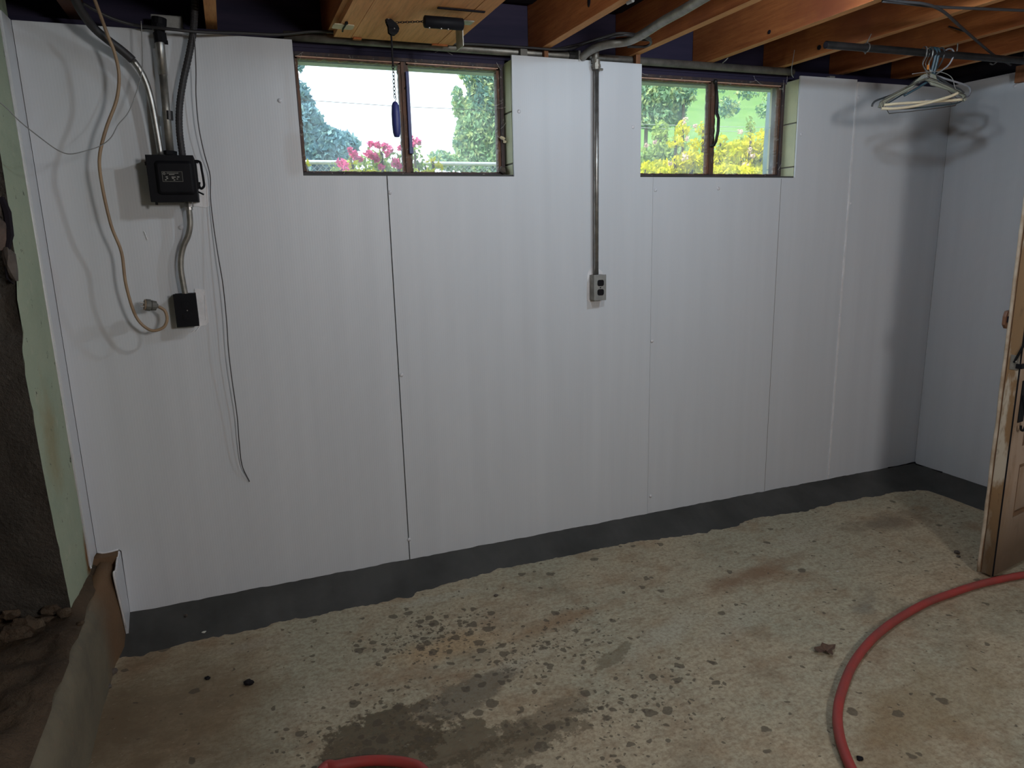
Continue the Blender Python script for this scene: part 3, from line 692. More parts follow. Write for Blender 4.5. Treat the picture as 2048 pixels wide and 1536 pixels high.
# handy-box outlet
ox0, ox1, oz0, oz1 = 1.482, 1.540, 1.151, 1.262
ob = empty('wall_outlet'); tag(ob, 'grey steel duplex outlet box at the foot of the vertical conduit', 'outlet')
b = MB(); b.box((ox0, -.046, oz0), (ox1, -.001, oz1)); b.build('box_body', 'galv_dull', ob, bevel=.003)
b = MB(); b.box((ox0-.001, -.050, oz0-.001), (ox1+.001, -.0455, oz1+.001)); cvp = b.build('cover_plate', 'grey', ob, bevel=.0015)
def recept(parent, cx, cz, y, mat='black_m', r=.0135, slot='dark'):
    b = MB(); out = []
    for i in range(24):
        a = i*math.pi/12; out.append((cx+max(-r*1.15, min(r*1.15, r*1.28*math.cos(a))), y, cz+max(-r, min(r, r*1.28*math.sin(a)))))
    b.prism(out, (0, -.002, 0)); rc = b.build('receptacle', mat, parent)
    s = MB()
    for dx in (-.0055, .0055): s.box((cx+dx-.001, y-.0026, cz-.002), (cx+dx+.001, y-.0018, cz+.006))
    s.tube([(cx, y-.0018, cz-.007), (cx, y-.0026, cz-.007)], .0022, 8); s.build('slots', slot, rc)
for cz in (1.227, 1.186): recept(ob, 1.5125, cz, -.050)
b = MB(); b.tube([(1.5115, -.050, 1.2065), (1.5115, -.052, 1.2065)], .003, 8); b.build('screw', 'black_m', ob)
b = MB(); n = 10
out = [(ox0-.014, -.0005, oz0+.02), (ox0-.012, -.0005, oz0-.002), (ox0+.004, -.0005, oz0-.012), (ox0+.02, -.0005, oz0-.006), (ox1+.006, -.0005, oz0-.004), (ox1+.008, -.0005, oz1+.01), (xm+.018, -.0005, oz1+.03), (xm-.006, -.0005, oz1+.04), (ox0-.006, -.0005, oz1+.012), (ox0-.013, -.0005, oz1-.01)]
b.prism(out, (0, -.0025, 0)); b.build('caulk_patch', 'caulk', wall_back)

# ------------------------------------------------------------------ switch box on the left
DY = -.115
sb = empty('switch_box'); tag(sb, 'black safety switch box with side lever and nameplate on the left wall panel', 'electrical box')
bx0, bx1, bz0, bz1 = -.226, -.082, 1.586, 1.7365
b = MB(); b.box((bx0+.002, DY+.006, bz0+.002), (bx1+.002, -.001, bz1-.002)); b.build('enclosure', 'black', sb, bevel=.002)
b = MB(); b.box((bx0-.002, DY-.002, bz0-.001), (bx1+.001, DY+.006, bz1+.001)); cvr = b.build('cover', 'black', sb, bevel=.002)
b = MB()
def pad(mb, x0, x1, z0, z1, y, h, ins, seg=5, r=.012):
    k = len(mb.v); rings = []
    for (dd, hh) in ((0, 0), (ins*.5, h*.7), (ins, h)):
        ring = []
        for cx, cz, a0 in ((x1-r, z1-r, 0), (x0+r, z1-r, 90), (x0+r, z0+r, 180), (x1-r, z0+r, 270)):
            for i in range(seg+1):
                a = math.radians(a0+90*i/seg); ring.append((cx+(r-dd*.6)*math.cos(a)-dd*.4*(1 if cx > (x0+x1)/2 else -1), y-hh, cz+(r-dd*.6)*math.sin(a)-dd*.4*(1 if cz > (z0+z1)/2 else -1)))
        rings.append(ring)
    n = len(rings[0])
    for R in rings: mb.v += R
    for i in range(2):
        for j in range(n): mb.face([k+i*n+j, k+i*n+(j+1) % n, k+(i+1)*n+(j+1) % n, k+(i+1)*n+j])
    mb.face([k+2*n+j for j in range(n)])
pad(b, bx0+.022, bx1-.004, bz0+.022, bz1-.018, DY-.002, .009, .010); b.build('raised_panel', 'black', cvr, smooth=False)
px0, px1 = bx0+.042, bx0+.106; pz0, pz1 = 1.650, 1.684; YP = DY-.0115
b = MB(); b.box((px0, YP-.0012, pz0), (px1, YP, pz1)); np_ = b.build('nameplate', 'plate', cvr)
b = MB()
def bar(x, z, w, h): b.box((px0+x, YP-.0018, pz0+z), (px0+x+w, YP-.001, pz0+z+h))
W_, H_ = px1-px0, pz1-pz0
bar(.001, .0008, W_-.002, .0006); bar(.001, H_-.0014, W_-.002, .0006); bar(.001, .001, .0006, H_-.002); bar(W_-.0016, .001, .0006, H_-.002)
for i in range(8): bar(.016+i*.0045, .0272, .0032, .0018)
for i in range(4): bar(.0225+i*.0042, .0222, .0032, .0022)
for x, z, w in ((.011, .0145, .0065), (.029, .0140, .0125), (.046, .0145, .007), (.013, .0095, .005), (.030, .0095, .006), (.044, .0080, .004), (.008, .005, .005), (.034, .0045, .005)): bar(x, z, w, .0024)
k0 = 16
b.tube([(px0+.0075+.0035*math.cos(a*math.pi/8), YP-.0014, pz0+.0265+.0035*math.sin(a*math.pi/8)) for a in range(16)], .0006, 4, closed=True)
bar(.006, .0260, .003, .001)
b.build('nameplate_print', 'platetxt', cvr)
b = MB(); b.tube([(bx1+.001, -.085, 1.72), (bx1+.013, -.085, 1.72)], .006, 8); b.box((bx1+.001, -.095, 1.63), (bx1+.007, -.06, 1.715)); b.build('lever_guard', 'black', sb, bevel=.001)
P = [(bx1+.012, -.085, 1.722), (bx1+.020, -.088, 1.715), (bx1+.022, -.090, 1.69), (bx1+.024, -.090, 1.655), (bx1+.023, -.090, 1.638), (bx1+.013, -.090, 1.630), (bx1+.008, -.088, 1.640), (bx1+.010, -.088, 1.652)]
b = MB(); b.tube(spline(P, 4), .0042, 8); b.tube([(bx1+.001, -.05, 1.622), (bx1+.019, -.05, 1.612)], .003, 6); b.build('lever', 'black', sb, smooth=True)
b = MB(); b.tube([(bx0+.010, DY+.01, bz0-.006), (bx0+.018, DY+.01, bz0-.006)], .004, 6); b.build('hinge', 'black', sb); b = MB(); b.box((bx0-.006, DY+.002, 1.704), (bx0, DY+.012, 1.716)); b.build('hinge', 'black', sb)
b = MB(); b.prism([(bx1-.02, -.0005, bz1-.012), (bx1+.018, -.0005, bz1-.02), (bx1+.034, -.0005, bz0+.05), (bx1+.036, -.0005, bz0-.008), (bx1+.02, -.0005, bz0-.016), (bx1-.02, -.0005, bz0-.01)], (0, -.0025, 0)); b.build('caulk_patch', 'caulk', wall_back)

# risers above the switch box
YC = -.06
P = [at(322, 312, y=YC), at(313, 258, y=YC), at(302, 200, y=YC-.003), at(289, 158, y=YC-.01), at(270, 126, y=YC-.02), at(245, 102, y=YC-.03), at(216, 80, y=YC-.05), at(190, 58, y=YC-.07), at(172, 36, y=YC-.10), at(155, 8, y=YC-.13), at(140, -30, y=YC-.16)]
b = MB(); b.cur = 0; sp = spline(P, 5); n0 = 22; b.tube(sp[:n0], .0105, 12)
cb1 = empty('riser_conduit'); tag(cb1, 'curving conduit sweeping up left from the black switch box, bare steel below', 'conduit')
b.build('steel_tube', 'galv', cb1, smooth=True, label='bare shiny steel lower length')
b = MB(); b.tube(sp[n0-1:], .0135, 12); b.build('cable_sheath', 'cable', cb1, smooth=True)
YC = -.055
P = [at(341, 308, y=YC), at(333, 225, y=YC), at(326, 150, y=YC), at(320, 88, y=YC), at(318, 60, y=YC)]
cb2 = empty('riser_conduit'); tag(cb2, 'straight steel riser pipe with clamp fitting, middle of three above the switch box', 'conduit')
b = MB(); b.tube(P[:3], .0125, 14); b.build('steel_tube', 'galv_dull', cb2, smooth=True)
b = MB(); b.tube(P[2:], .0145, 14); b.build('steel_tube', 'galv', cb2, smooth=True)
q = P[3]
b = MB(); b.tube([at(322, 86, y=YC), at(319, 66, y=YC)], .020, 10); b.tube([at(319, 66, y=YC), at(318, 44, y=YC)], [.016, .022], 10); b.tube([at(318, 50, y=YC), at(318, 36, y=YC)], .023, 12); b.tube([at(325, 84, y=YC), at(336, 85, y=YC)], .007, 6); b.build('clamp_fitting', 'black', cb2)
b = MB(); b.tube([at(341, 310, y=YC), at(340.5, 302, y=YC)], .021, 6); b.build('locknut', 'black', cb2)
b = MB(); b.tube([at(338, 240, y=YC), at(337, 222, y=YC)], .0138, 12); b.build('coupling', 'pipe_dark', cb2)
P = [at(365, 311, y=YC), at(359, 262, y=YC), at(359, 215, y=YC), at(366, 165, y=YC), at(378, 110, y=YC-.005), at(386, 66, y=YC-.012), at(389, 30, y=YC-.02), at(391, -20, y=YC-.03)]
sp = spline(P, 16); R = [.0105+(.0012 if i % 2 else 0) for i in range(len(sp))]
b = MB(); b.tube(sp, R, 12); o = b.build('flexible_cable', 'cable', smooth=False); tag(o, 'dark ribbed flexible cable, right-hand riser into the black switch box', 'cable')
# light metal plate behind the risers, up in the joist bay
c0 = at(300, 22, y=.05); c1 = at(366, 52, y=.05)
b = MB(); b.box((c0.x, .05, 2.155), (c1.x, .083, 2.215)); o = b.build('junction_plate', 'grey', bevel=.003); tag(o, 'grey plate on the wall top behind the risers', 'plate')
# long black cable sagging along the wall top
P = [at(165, 6, y=-.08), at(190, 20, y=-.075), at(225, 37, y=-.06), at(270, 50, y=-.045), at(330, 57, y=-.085), at(400, 64, y=-.08), at(480, 66, y=-.03), at(560, 69, y=-.012), at(640, 63, y=-.012), at(760, 73, y=-.012), at(860, 85, y=.005), at(960, 89, y=.0), at(1050, 95, y=.0), at(1130, 99, y=-.01), at(1180, 84, y=-.02), at(1240, 70, z=2.18), at(1285, 74, z=2.18), at(1302, 84, z=2.18), at(1290, 93, z=2.18), at(1255, 93, z=2.18)]
b = MB(); b.tube(spline(P, 6), .0052, 8); o = b.build('black_cable', 'cable', smooth=True); tag(o, 'black cable sagging along the wall top from the left corner, looped near the conduit', 'cable')
P = [at(1100, 100, y=-.005), at(1150, 90, y=-.01), at(1200, 76, z=2.183), at(1240, 66, z=2.183), at(1290, 72, z=2.183), at(1300, 80, z=2.183), at(1270, 79, z=2.183)]
b = MB(); b.tube(spline(P, 6), .0042, 8); o = b.build('black_cable', 'cable', smooth=True); tag(o, 'thin black cable loop beneath the joists behind the bent conduit', 'cable')

# lower conduit and black outlet
P = [at(377, 407, y=-.05), at(379, 428, y=-.05), at(380, 450, y=-.05), at(376, 472, y=-.046), at(367, 492, y=-.042), at(362, 515, y=-.04), at(362, 540, y=-.04), at(366, 565, y=-.04), at(371, 592, y=-.04)]
lc = empty('offset_conduit'); tag(lc, 'short bent steel conduit joining the switch box to the black outlet', 'conduit')
b = MB(); b.tube(spline(P, 6), .0098, 12); b.build('conduit_tube', 'galv_dull', lc, smooth=True)
b = MB(); b.tube([at(377, 404, y=-.05), at(378, 414, y=-.05)], .0150, 8); b.tube([at(378, 414, y=-.05), at(379, 420, y=-.05)], .0125, 12); b.build('connector', 'galv', lc)
bo = empty('wall_outlet'); tag(bo, 'black duplex outlet box below the switch box beside a hanging plug', 'outlet')
ax0, ax1, az0, az1 = -.200, -.1265, 1.1545, 1.272
b = MB(); b.box((ax0+.002, -.066, az0+.002), (ax1-.002, -.001, az1-.002)); b.build('box_body', 'black', bo, bevel=.002)
b = MB(); b.box((ax0, -.070, az0), (ax1, -.065, az1)); b.build('cover_plate', 'black', bo, bevel=.001)
for cz in (1.234, 1.191): recept(bo, -.161, cz, -.070, 'black', .0135, 'dark')
b = MB(); b.tube([(-.160, -.070, 1.2125), (-.160, -.0725, 1.2125)], .0022, 8); b.build('screw', 'galv', bo)
b = MB(); b.prism([(ax1-.004, -.0005, az1+.012), (ax1+.028, -.0005, az1+.006), (ax1+.030, -.0005, az0+.006), (ax1+.02, -.0005, az0-.006), (ax1-.02, -.0005, az0-.010), (ax1-.03, -.0005, az0)], (0, -.0025, 0)); b.build('caulk_patch', 'caulk', wall_back)
b = MB()
for P in (((392, 662), (398, 655), (403, 648)), ((384, 664), (392, 658)), ((318, 660), (331, 661)), ((409, 590), (411, 640)), ((288, 462), (295, 480))): b.tube([at(x, y, y=-.002) for x, y in P], .0018, 5)
b.build('caulk_drip', 'caulk', wall_back)

# tan cord with grey plug
Y = [-.24, -.22, -.19, -.17, -.16, -.16, -.15, -.15, -.15, -.14, -.13, -.12, -.12, -.11, -.11, -.11]
Q = [(180, -25), (194, 12), (205, 42), (217, 75), (229, 105), (238, 150), (233, 200), (212, 258), (199, 315), (204, 370), (222, 450), (243, 505), (252, 570), (272, 633), (300, 660), (325, 656)]
P = [at(a, c, y=d) for (a, c), d in zip(Q, Y)]+[at(334, 640, y=-.11), at(330, 622, y=-.11), at(317, 613, y=-.11)]
tc = empty('extension_cord'); tag(tc, 'tan cord dangling from the ceiling left of the switch box, ending in grey plug', 'cord')
b = MB(); sp = spline(P, 6); b.tube(sp, .0052, 8); b.build('cord', 'tan', tc, smooth=True)
pa = at(316, 612, y=-.11); pb = at(284, 609, y=-.125); d = (pb-pa)
b = MB(); b.tube([pa, pa+d*.12, pa+d*.13, pa+d*.42, pa+d*.44, pa+d*.50, pa+d*.78, pa+d*.84], [.007, .010, .0165, .0180, .0160, .0205, .0200, .0165], 14); b.build('plug_body', 'plug', tc, smooth=False)
b = MB(); b.tube([pa+d*.80, pa+d*.86], .0185, 14); b.build('plug_face', 'tan', tc)
b = MB(); up = Vector((0, 0, 1))
for dz, ln in ((.006, 1.12), (-.006, 1.12)): b.tube([pa+d*.85+up*dz, pa+d*ln+up*dz], .0022, 6)
b.build('prongs', 'galv', tc)

# thin wires
P = [at(383, 50, y=-.075), at(389, 80, y=-.075), at(392, 140, y=-.06), at(392, 190, y=-.05), at(397, 250, y=-.045), at(408, 305, y=-.04), at(420, 350, y=-.025), at(421, 395, y=-.02), at(427, 450, y=-.025), at(436, 510, y=-.035), at(446, 570, y=-.045), at(453, 640, y=-.045), at(457, 700, y=-.045), at(464, 760, y=-.04), at(474, 830, y=-.035), at(478, 880, y=-.03), at(484, 930, y=-.02), at(499, 963, y=-.005)]
b = MB(); b.tube(spline(P, 6), .0019, 6); o = b.build('thin_wire', 'wire', smooth=True); tag(o, 'thin dark wire hanging down the white panel right of the switch box', 'wire')
P = [at(282, 42, y=-.12), at(284, 80, y=-.12), at(284, 140, y=-.13), at(271, 190, y=-.14), at(256, 226, y=-.15), at(236, 250, y=-.17), at(222, 275, y=-.19), at(200, 292, y=-.22), at(170, 302, y=-.26), at(140, 308, y=-.30), at(115, 300, y=-.36), at(80, 275, y=-.42), at(40, 243, y=-.46), at(12, 215, y=-.48), at(-20, 190, y=-.5)]
b = MB(); b.tube(spline(P, 6), .0016, 6); o = b.build('thin_wire', 'wire_l', smooth=True); tag(o, 'thin pale wire swagging left across the green wall edge', 'wire')

# ------------------------------------------------------------------ ceiling hatch with its pulley and spring
ht = empty('ceiling_hatch'); tag(ht, 'orange wooden hatch board under the joists above the left window', 'hatch')
HZ = 2.168
b = MB(); b.box((.432, -1.3, HZ), (.494, -.012, 2.189)); b.build('side_board', 'ply', ht, bevel=.001)
b = MB(); b.box((.496, -1.3, HZ+.001), (.822, -.012, 2.189)); b.build('centre_board', 'ply', ht, bevel=.001)
b = MB(); b.box((.8235, -1.3, HZ), (.884, -.012, 2.189)); b.build('side_board', 'ply', ht, bevel=.001)
b = MB(); b.box((.50, -.030, HZ-.006), (.53, -.012, HZ)); b.build('edge_chip', 'joist', ht); b = MB(); b.box((.80, -.018, HZ-.005), (.862, -.008, HZ)); b.build('edge_chip', 'joist', ht)
c0 = at(686, 52, z=HZ); 
b = MB(); out = []
for i in range(24):
    a = i*math.pi/12; out.append((c0.x+.042*max(-.85, min(.85, 1.1*math.cos(a))), c0.y+.034*max(-.85, min(.85, 1.1*math.sin(a))), HZ-.0005))
b.prism(out, (0, 0, -.003)); lt = b.build('latch_plate', 'cream', ht)
b = MB(); b.tube([at(693, 47, z=HZ-.004), at(686, 58, z=HZ-.005), at(685, 63, z=HZ-.006)], .003, 6); b.ball(tuple(at(693, 46, z=HZ-.004)), .006, 5); b.build('latch_pin', 'black_m', lt)
b = MB(); b.box((.70, -.46, HZ-.004), (.86, -.45, HZ)); b.build('slot', 'dark', ht)

sp_ = empty('spring_balance'); tag(sp_, 'black spring cylinder with chain and angle bracket under the wooden hatch', 'spring balance')
PZ = 2.135
a0 = at(848, 43, z=PZ); a1 = at(926, 49, z=PZ)
b = MB(); b.tube([a0, a0.lerp(a1, .02), a0.lerp(a1, .98), a1], [.016, .019, .019, .016], 14); b.build('cylinder', 'black', sp_, smooth=True)
b = MB()
for t in (.42, .60, .12): 
    q = a0.lerp(a1, t); b = MB(); b.ball((q.x, q.y-.004, q.z-.019), .0035, 5); b.build('rivet', 'galv', sp_)
q0 = at(926, 36, z=HZ); q1 = at(942, 40, z=HZ)
b = MB(); xb = at(932, 50, z=PZ).x+.006
yb0 = at(934, 38, z=HZ).y; 
b.box((xb, yb0+.01, 2.085), (xb+.004, yb0+.085, HZ)); b.box((xb, yb0+.01, HZ-.004), (xb+.045, yb0+.055, HZ)); b.build('angle_bracket', 'galv_dull', sp_, bevel=.001)
def chain(mb, a, b_, L=.011, r=.0011):
    a = Vector(a); b_ = Vector(b_); d = b_-a; n = max(2, int(d.length/(L*.74))); t = d.normalized()
    s1 = t.orthogonal().normalized(); s2 = t.cross(s1)
    for i in range(n):
        c = a+d*((i+.5)/n); s = s1 if i % 2 else s2
        mb.tube([c+t*(L*.5*math.cos(k*math.pi/5))+s*(L*.27*math.sin(k*math.pi/5)) for k in range(10)], r, 4, closed=True)
pu = at(798, 45, z=PZ)
b = MB(); chain(b, at(792, 45, z=PZ), a0); b.build('chain', 'black_m', sp_)
pc = empty('pull_chain'); tag(pc, 'navy plastic grip hanging on a chain in front of the left window', 'pull chain')
top = at(779, 66, y=-.27); g0 = at(790, 203, y=-.27); g1 = at(790, 274, y=-.27)
top = Vector((g0.x, -.27, top.z)); g1.x = g0.x
# pulley cheek plate (teardrop)
pl = [(772, 30), (777, 31), (783, 38), (790, 44), (796, 50), (799, 57), (797, 64), (791, 69), (784, 69), (778, 64), (777, 52), (773, 42)]
pp = [at(x, y, y=-.285) for x, y in pl]
b = MB(); b.prism(pp, (0, .004, 0)); b.build('pulley_cheek', 'black', sp_)
b = MB(); b.prism([p+Vector((0, .016, 0)) for p in pp], (0, .004, 0)); b.build('pulley_cheek', 'black', sp_)
c = at(788, 57, y=-.280); b = MB(); b.tube([(c.x, -.282, c.z), (c.x, -.270, c.z)], .016, 14); b.build('pulley_wheel', 'pipe_dark', sp_)
b = MB()
for q in ((775, 33), (777, 37.5), (788.5, 57)): b = MB(); b.ball(tuple(at(*q, y=-.286)), .003, 5); b.build('rivet', 'galv', sp_)
c = at(774, 30, y=-.28); b = MB(); b.tube([(c.x, -.275, min(c.z, HZ)-.012), (c.x, -.275, HZ)], .005, 8); b.build('hanger_pin', 'black', sp_)
b = MB(); b.tube([top, g0.lerp(top, .52)], .0032, 6); chain(b, g0.lerp(top, .54), g0+Vector((0, 0, .012)), .015, .0014)
b.tube([g0+Vector((0, 0, .018)), g0+Vector((.005, 0, .010)), g0+Vector((0, 0, .0))], .0013, 5)
b.build('chain', 'black_m', pc)
L = (g0-g1).length
b = MB(); b.tube([g0+(g1-g0)*t for t in (0, .04, .12, .35, .65, .88, .98, 1)], [.004, .009, .013, .0150, .0152, .0135, .010, .008], 14); b.build('grip', 'navy', pc, smooth=True)

# ------------------------------------------------------------------ hanging rod and hangers
RY, RZ = -.503, 2.150
rd = empty('hanging_rod'); tag(rd, 'dark steel closet rod slung below the joists at the right', 'rod')
b = MB(); b.tube([(2.275, RY+.01, RZ), (3.632, RY-.06, RZ-.01)], .0145, 14, cap=False); b.tube([(2.300, RY+.009, RZ), (2.276, RY+.01, RZ)], .0115, 12); b.build('tube', 'pipe_dark', rd, smooth=True)
b = MB(); b.tube([(2.274, RY+.01, RZ), (2.2755, RY+.01, RZ)], .0118, 14); b.build('bore', 'dark', rd)
b = MB(); c = at(1733, 92, y=RY); xs_ = c.x
b.tube([(xs_+.017*math.sin(0), RY+.018*math.cos(a*math.pi/6), RZ+.018*math.sin(a*math.pi/6)) for a in range(12)], .0022, 5, closed=True); b.tube([(xs_, RY, RZ+.017), (xs_+.01, RY-.01, 2.20)], .002, 5); b.tube([(xs_, RY, RZ-.018), (xs_-.015, RY-.01, RZ-.026)], .002, 5); b.build('hanger_wire', 'galv', rd)
for xx in (2.955, 3.38):
    b = MB(); b.tube([(xx, RY-.03, RZ+.01), (xx, RY-.03, 2.2)], .003, 6); b.build('hanger_wire', 'galv_dull', rd)

def hp(px, py, off=0.0, ang=-25.6, c=(2.822, -.500)):
    """point of a sight line on the upright plane of a hanger that hangs off the rod at c and is turned by ang"""
    a = math.radians(ang); t = Vector((math.cos(a), math.sin(a), 0)); nn = Vector((math.sin(a), -math.cos(a), 0))
    o = Vector((c[0], c[1], 0))+nn*off; d = ray(px, py)
    k = (o-CAM).dot(nn)/d.dot(nn); return CAM+d*k
def hook(mb, c, r, neck, rad, ang=90):
    """question-mark hook over the rod; c = rod centre at that place"""
    pts = []
    a = math.radians(ang); t = Vector((math.cos(a), math.sin(a), 0))
    for i in range(9):
        th = math.radians(-30+210*i/8) ; pts.append(Vector(c)+t*(r*math.cos(th))+Vector((0, 0, r*math.sin(th))))
    pts = pts[::1]
    pts.append(Vector(c)+t*(-r*.9)+Vector((0, 0, -r*.9))); pts.append(Vector(c)+Vector((0, 0, -r*2.2))); pts.append(Vector(neck))
    mb.tube(spline(pts, 3), rad, 8)
G = 'hangers on the rod'
# 1 moulded grey-green plastic, facing us
h = empty('clothes_hanger'); tag(h, 'wide grey-green moulded plastic hanger at the front of the bunch, embossed LARGE', 'hanger', G)
A = -25.6
body = [(1826, 166), (1838, 155), (1850, 147), (1862, 146), (1872, 150), (1874, 158), (1878, 165), (1890, 169), (1906, 175), (1922, 182), (1930, 190), (1934, 200), (1929, 203), (1925, 193), (1915, 187), (1900, 181), (1884, 176), (1872, 172), (1864, 170), (1858, 162), (1850, 160), (1838, 163), (1830, 170), (1818, 181), (1800, 190), (1782, 198), (1770, 206), (1763, 216), (1757, 214), (1762, 202), (1776, 192), (1796, 182), (1814, 174)]
pts = [hp(x, y, .03, A) for x, y in body]; a = math.radians(A); nv = Vector((math.sin(a), -math.cos(a), 0))
b = MB(); b.prism(pts, nv*-.012); b.build('hanger_body', 'hangp', h, bevel=.002)
nk = hp(1862, 146, .024, A); rc = Vector((nk.x, RY-.01, RZ)); b = MB(); hook(b, (nk.x-.003, RY-.012, RZ), .021, nk, .003, 70); b.build('hook', 'galv', h, smooth=True)
t = bpy.data.curves.new('lettering', 'FONT'); t.body = 'LARGE'; t.size = .016; t.extrude = .0008; t.align_x = 'CENTER'
to = bpy.data.objects.new('size_lettering', t); COL.objects.link(to); t.materials.append(MT['hangl'])
q = hp(1853, 156, .0315, A); Mx = Matrix((Vector((math.cos(a), math.sin(a), 0)), Vector((0, 0, 1)), nv)).transposed().to_4x4(); Mx.translation = q
dg = bpy.context.evaluated_depsgraph_get(); me = bpy.data.meshes.new_from_object(to.evaluated_get(dg)); bpy.data.objects.remove(to)
to = bpy.data.objects.new('size_lettering', me); COL.objects.link(to); me.materials.clear(); me.materials.append(MT['hangl'])
to.parent = h; to.matrix_world = Mx
# 2,3 wire hangers with cream cardboard tubes
def wire_hanger(label, off, ang, lt, rt, apex, tube_pts, mat, tr=.0058, wr=.0013, group=G, wmat='hangw', hk=70):
    h = empty('clothes_hanger'); tag(h, label, 'hanger', group)
    ap = hp(*apex, off, ang); L_ = hp(*lt, off, ang); R_ = hp(*rt, off, ang)
    b = MB(); hook(b, (ap.x, RY-.01, RZ), .0205, ap+Vector((0, 0, .012)), wr*1.2, hk)
    b.tube([ap+Vector((0, 0, .012)), ap], wr*1.8, 6)
    b.tube(spline([ap, ap.lerp(L_, .35)+Vector((0, 0, .006)), ap.lerp(L_, .9)+Vector((0, 0, .004)), L_, L_+Vector((0, 0, -.008)), hp(*tube_pts[0], off, ang)], 5), wr, 6)
    b.tube(spline([ap, ap.lerp(R_, .35)+Vector((0, 0, .006)), ap.lerp(R_, .9)+Vector((0, 0, .004)), R_, hp(*tube_pts[-1], off, ang)], 5), wr, 6)
    b.build('wire_frame', wmat, h, smooth=True)
    b = MB(); b.tube(spline([hp(*p, off, ang) for p in tube_pts], 5), tr, 10); b.build('trouser_bar', mat, h, smooth=True)
wire_hanger('wire hanger whose cream cardboard tube bows up to the right', .058, -27, (1760, 206), (1926, 188), (1856, 158), [(1763, 217), (1790, 217), (1830, 212), (1870, 202), (1900, 193), (1916, 186)], 'cream')
wire_hanger('wire hanger with straight cream cardboard tube, behind the bowed one', .040, -24, (1766, 200), (1932, 192), (1858, 154), [(1768, 210), (1800, 207), (1850, 204), (1900, 201), (1924, 199)], 'cream')
wire_hanger('thin wire hanger with bare lower bar, lowest of the bunch', -.030, -30, (1770, 208), (1916, 200), (1860, 157), [(1778, 227), (1820, 223), (1870, 217), (1911, 211)], 'hangw', .0018)
# 4 dark tubular plastic hanger sticking out left
def tube_hanger(label, off, ang, path, mat, r, neck, hk=70):
    h = empty('clothes_hanger'); tag(h, label, 'hanger', G)
    b = MB(); b.tube(spline([hp(*p, off, ang) for p in path], 5), r, 8); b.build('hanger_body', mat, h, smooth=True)
    nk = hp(*neck, off, ang); b = MB(); hook(b, (nk.x, RY-.01, RZ), .022, nk, r*.8, hk); b.build('hook', mat, h, smooth=True)
tube_hanger('dark plastic hanger poking out furthest left, with hooked tip', -.045, -20, [(1744, 213), (1746, 207), (1753, 201), (1775, 193), (1800, 184), (1818, 172), (1832, 160), (1850, 152), (1868, 152), (1885, 160), (1900, 170), (1918, 178), (1928, 186)], 'hangd', .0042, (1860, 150), 80)
tube_hanger('pale grey tubular hanger poking out furthest right at the back', -.07, -14, [(1838, 166), (1850, 156), (1872, 152), (1892, 158), (1912, 164), (1928, 169), (1938, 174), (1941, 181), (1939, 188), (1932, 194), (1900, 198), (1850, 201)], 'hangl', .0042, (1868, 151), 100)
tube_hanger('teal plastic hanger with small notch hook under the cream tubes', -.02, -33, [(1762, 214), (1778, 205), (1795, 195), (1812, 184), (1826, 172), (1840, 160), (1856, 154), (1870, 156), (1884, 166), (1905, 178), (1925, 188), (1927, 196), (1915, 206), (1870, 212), (1820, 217), (1775, 218), (1762, 214)], 'hangt', .0030, (1858, 152), 60)
tube_hanger('thin pale wire hanger arching highest over the bunch', .05, -22, [(1824, 148), (1845, 145), (1870, 143), (1888, 146), (1900, 152), (1906, 160), (1909, 172), (1913, 182)], 'wire_l', .0015, (1856, 145), 70)
# broad dark-blue hooks and the orange tag
h = empty('clothes_hanger'); tag(h, 'dark blue plastic hanger with a broad flat hook and orange tag', 'hanger', G)
b = MB(); c = hp(1868, 110, 0, -25); cc = Vector((c.x, RY-.01, RZ))
for dx in (-.012, .004): b.tube([cc+Vector((dx, .019*math.cos(t*math.pi/6), .019*math.sin(t*math.pi/6))) for t in range(0, 8)]+[cc+Vector((dx, -.014, -.03)), cc+Vector((dx, -.005, -.075)), cc+Vector((dx, -.004, -.11))], .006, 8)
b.build('hook', 'hangt', h, smooth=True)
b = MB(); b.tube(spline([cc+Vector((-.10, .045, -.165)), cc+Vector((-.05, .02, -.135)), cc+Vector((0, 0, -.108)), cc+Vector((.05, -.025, -.135)), cc+Vector((.11, -.05, -.165))], 5), .005, 8); b.build('hanger_body', 'hangt', h, smooth=True)
b = MB(); q = hp(1856, 135, .035, A); b.box((q.x-.005, q.y-.001, q.z-.008), (q.x+.005, q.y+.001, q.z+.010)); b.build('tag', 'orange', h, label='small orange tag')

# wires under the joists at the right
P = [at(1760, -4, z=2.185), at(1800, 3, z=2.185), at(1850, 8, z=2.180), at(1885, 22, z=2.175), at(1915, 48, z=2.170), at(1955, 83, z=2.168), at(1990, 112, z=2.165), at(2022, 130, z=2.16)]
b = MB(); b.tube(spline(P, 6), .0050, 8); o = b.build('ceiling_cable', 'cable', smooth=True); tag(o, 'grey-black cable slanting down under the joists beside the closet rod', 'cable')
P = [at(1765, 2, z=2.182), at(1820, 8, z=2.182), at(1880, 14, z=2.182), at(1950, 17, z=2.184), at(2048, 21, z=2.184), at(2100, 23, z=2.184)]
b = MB(); b.tube(spline(P, 5), .0050, 8); o = b.build('ceiling_cable', 'cable', smooth=True); tag(o, 'dark cable running straight across the joists at the top right corner', 'cable')
b = MB(); c = at(1988, 122, z=2.15); b.tube(spline([tuple(at(1998, 118, z=2.16)), tuple(at(1993, 124, z=2.155)), tuple(at(1986, 129, z=2.15)), tuple(at(1980, 127, z=2.15))], 4), .003, 6); o = b.build('ceiling_hook', 'wire_l'); tag(o, 'small bent wire hook under the last joist near the right wall', 'hook')
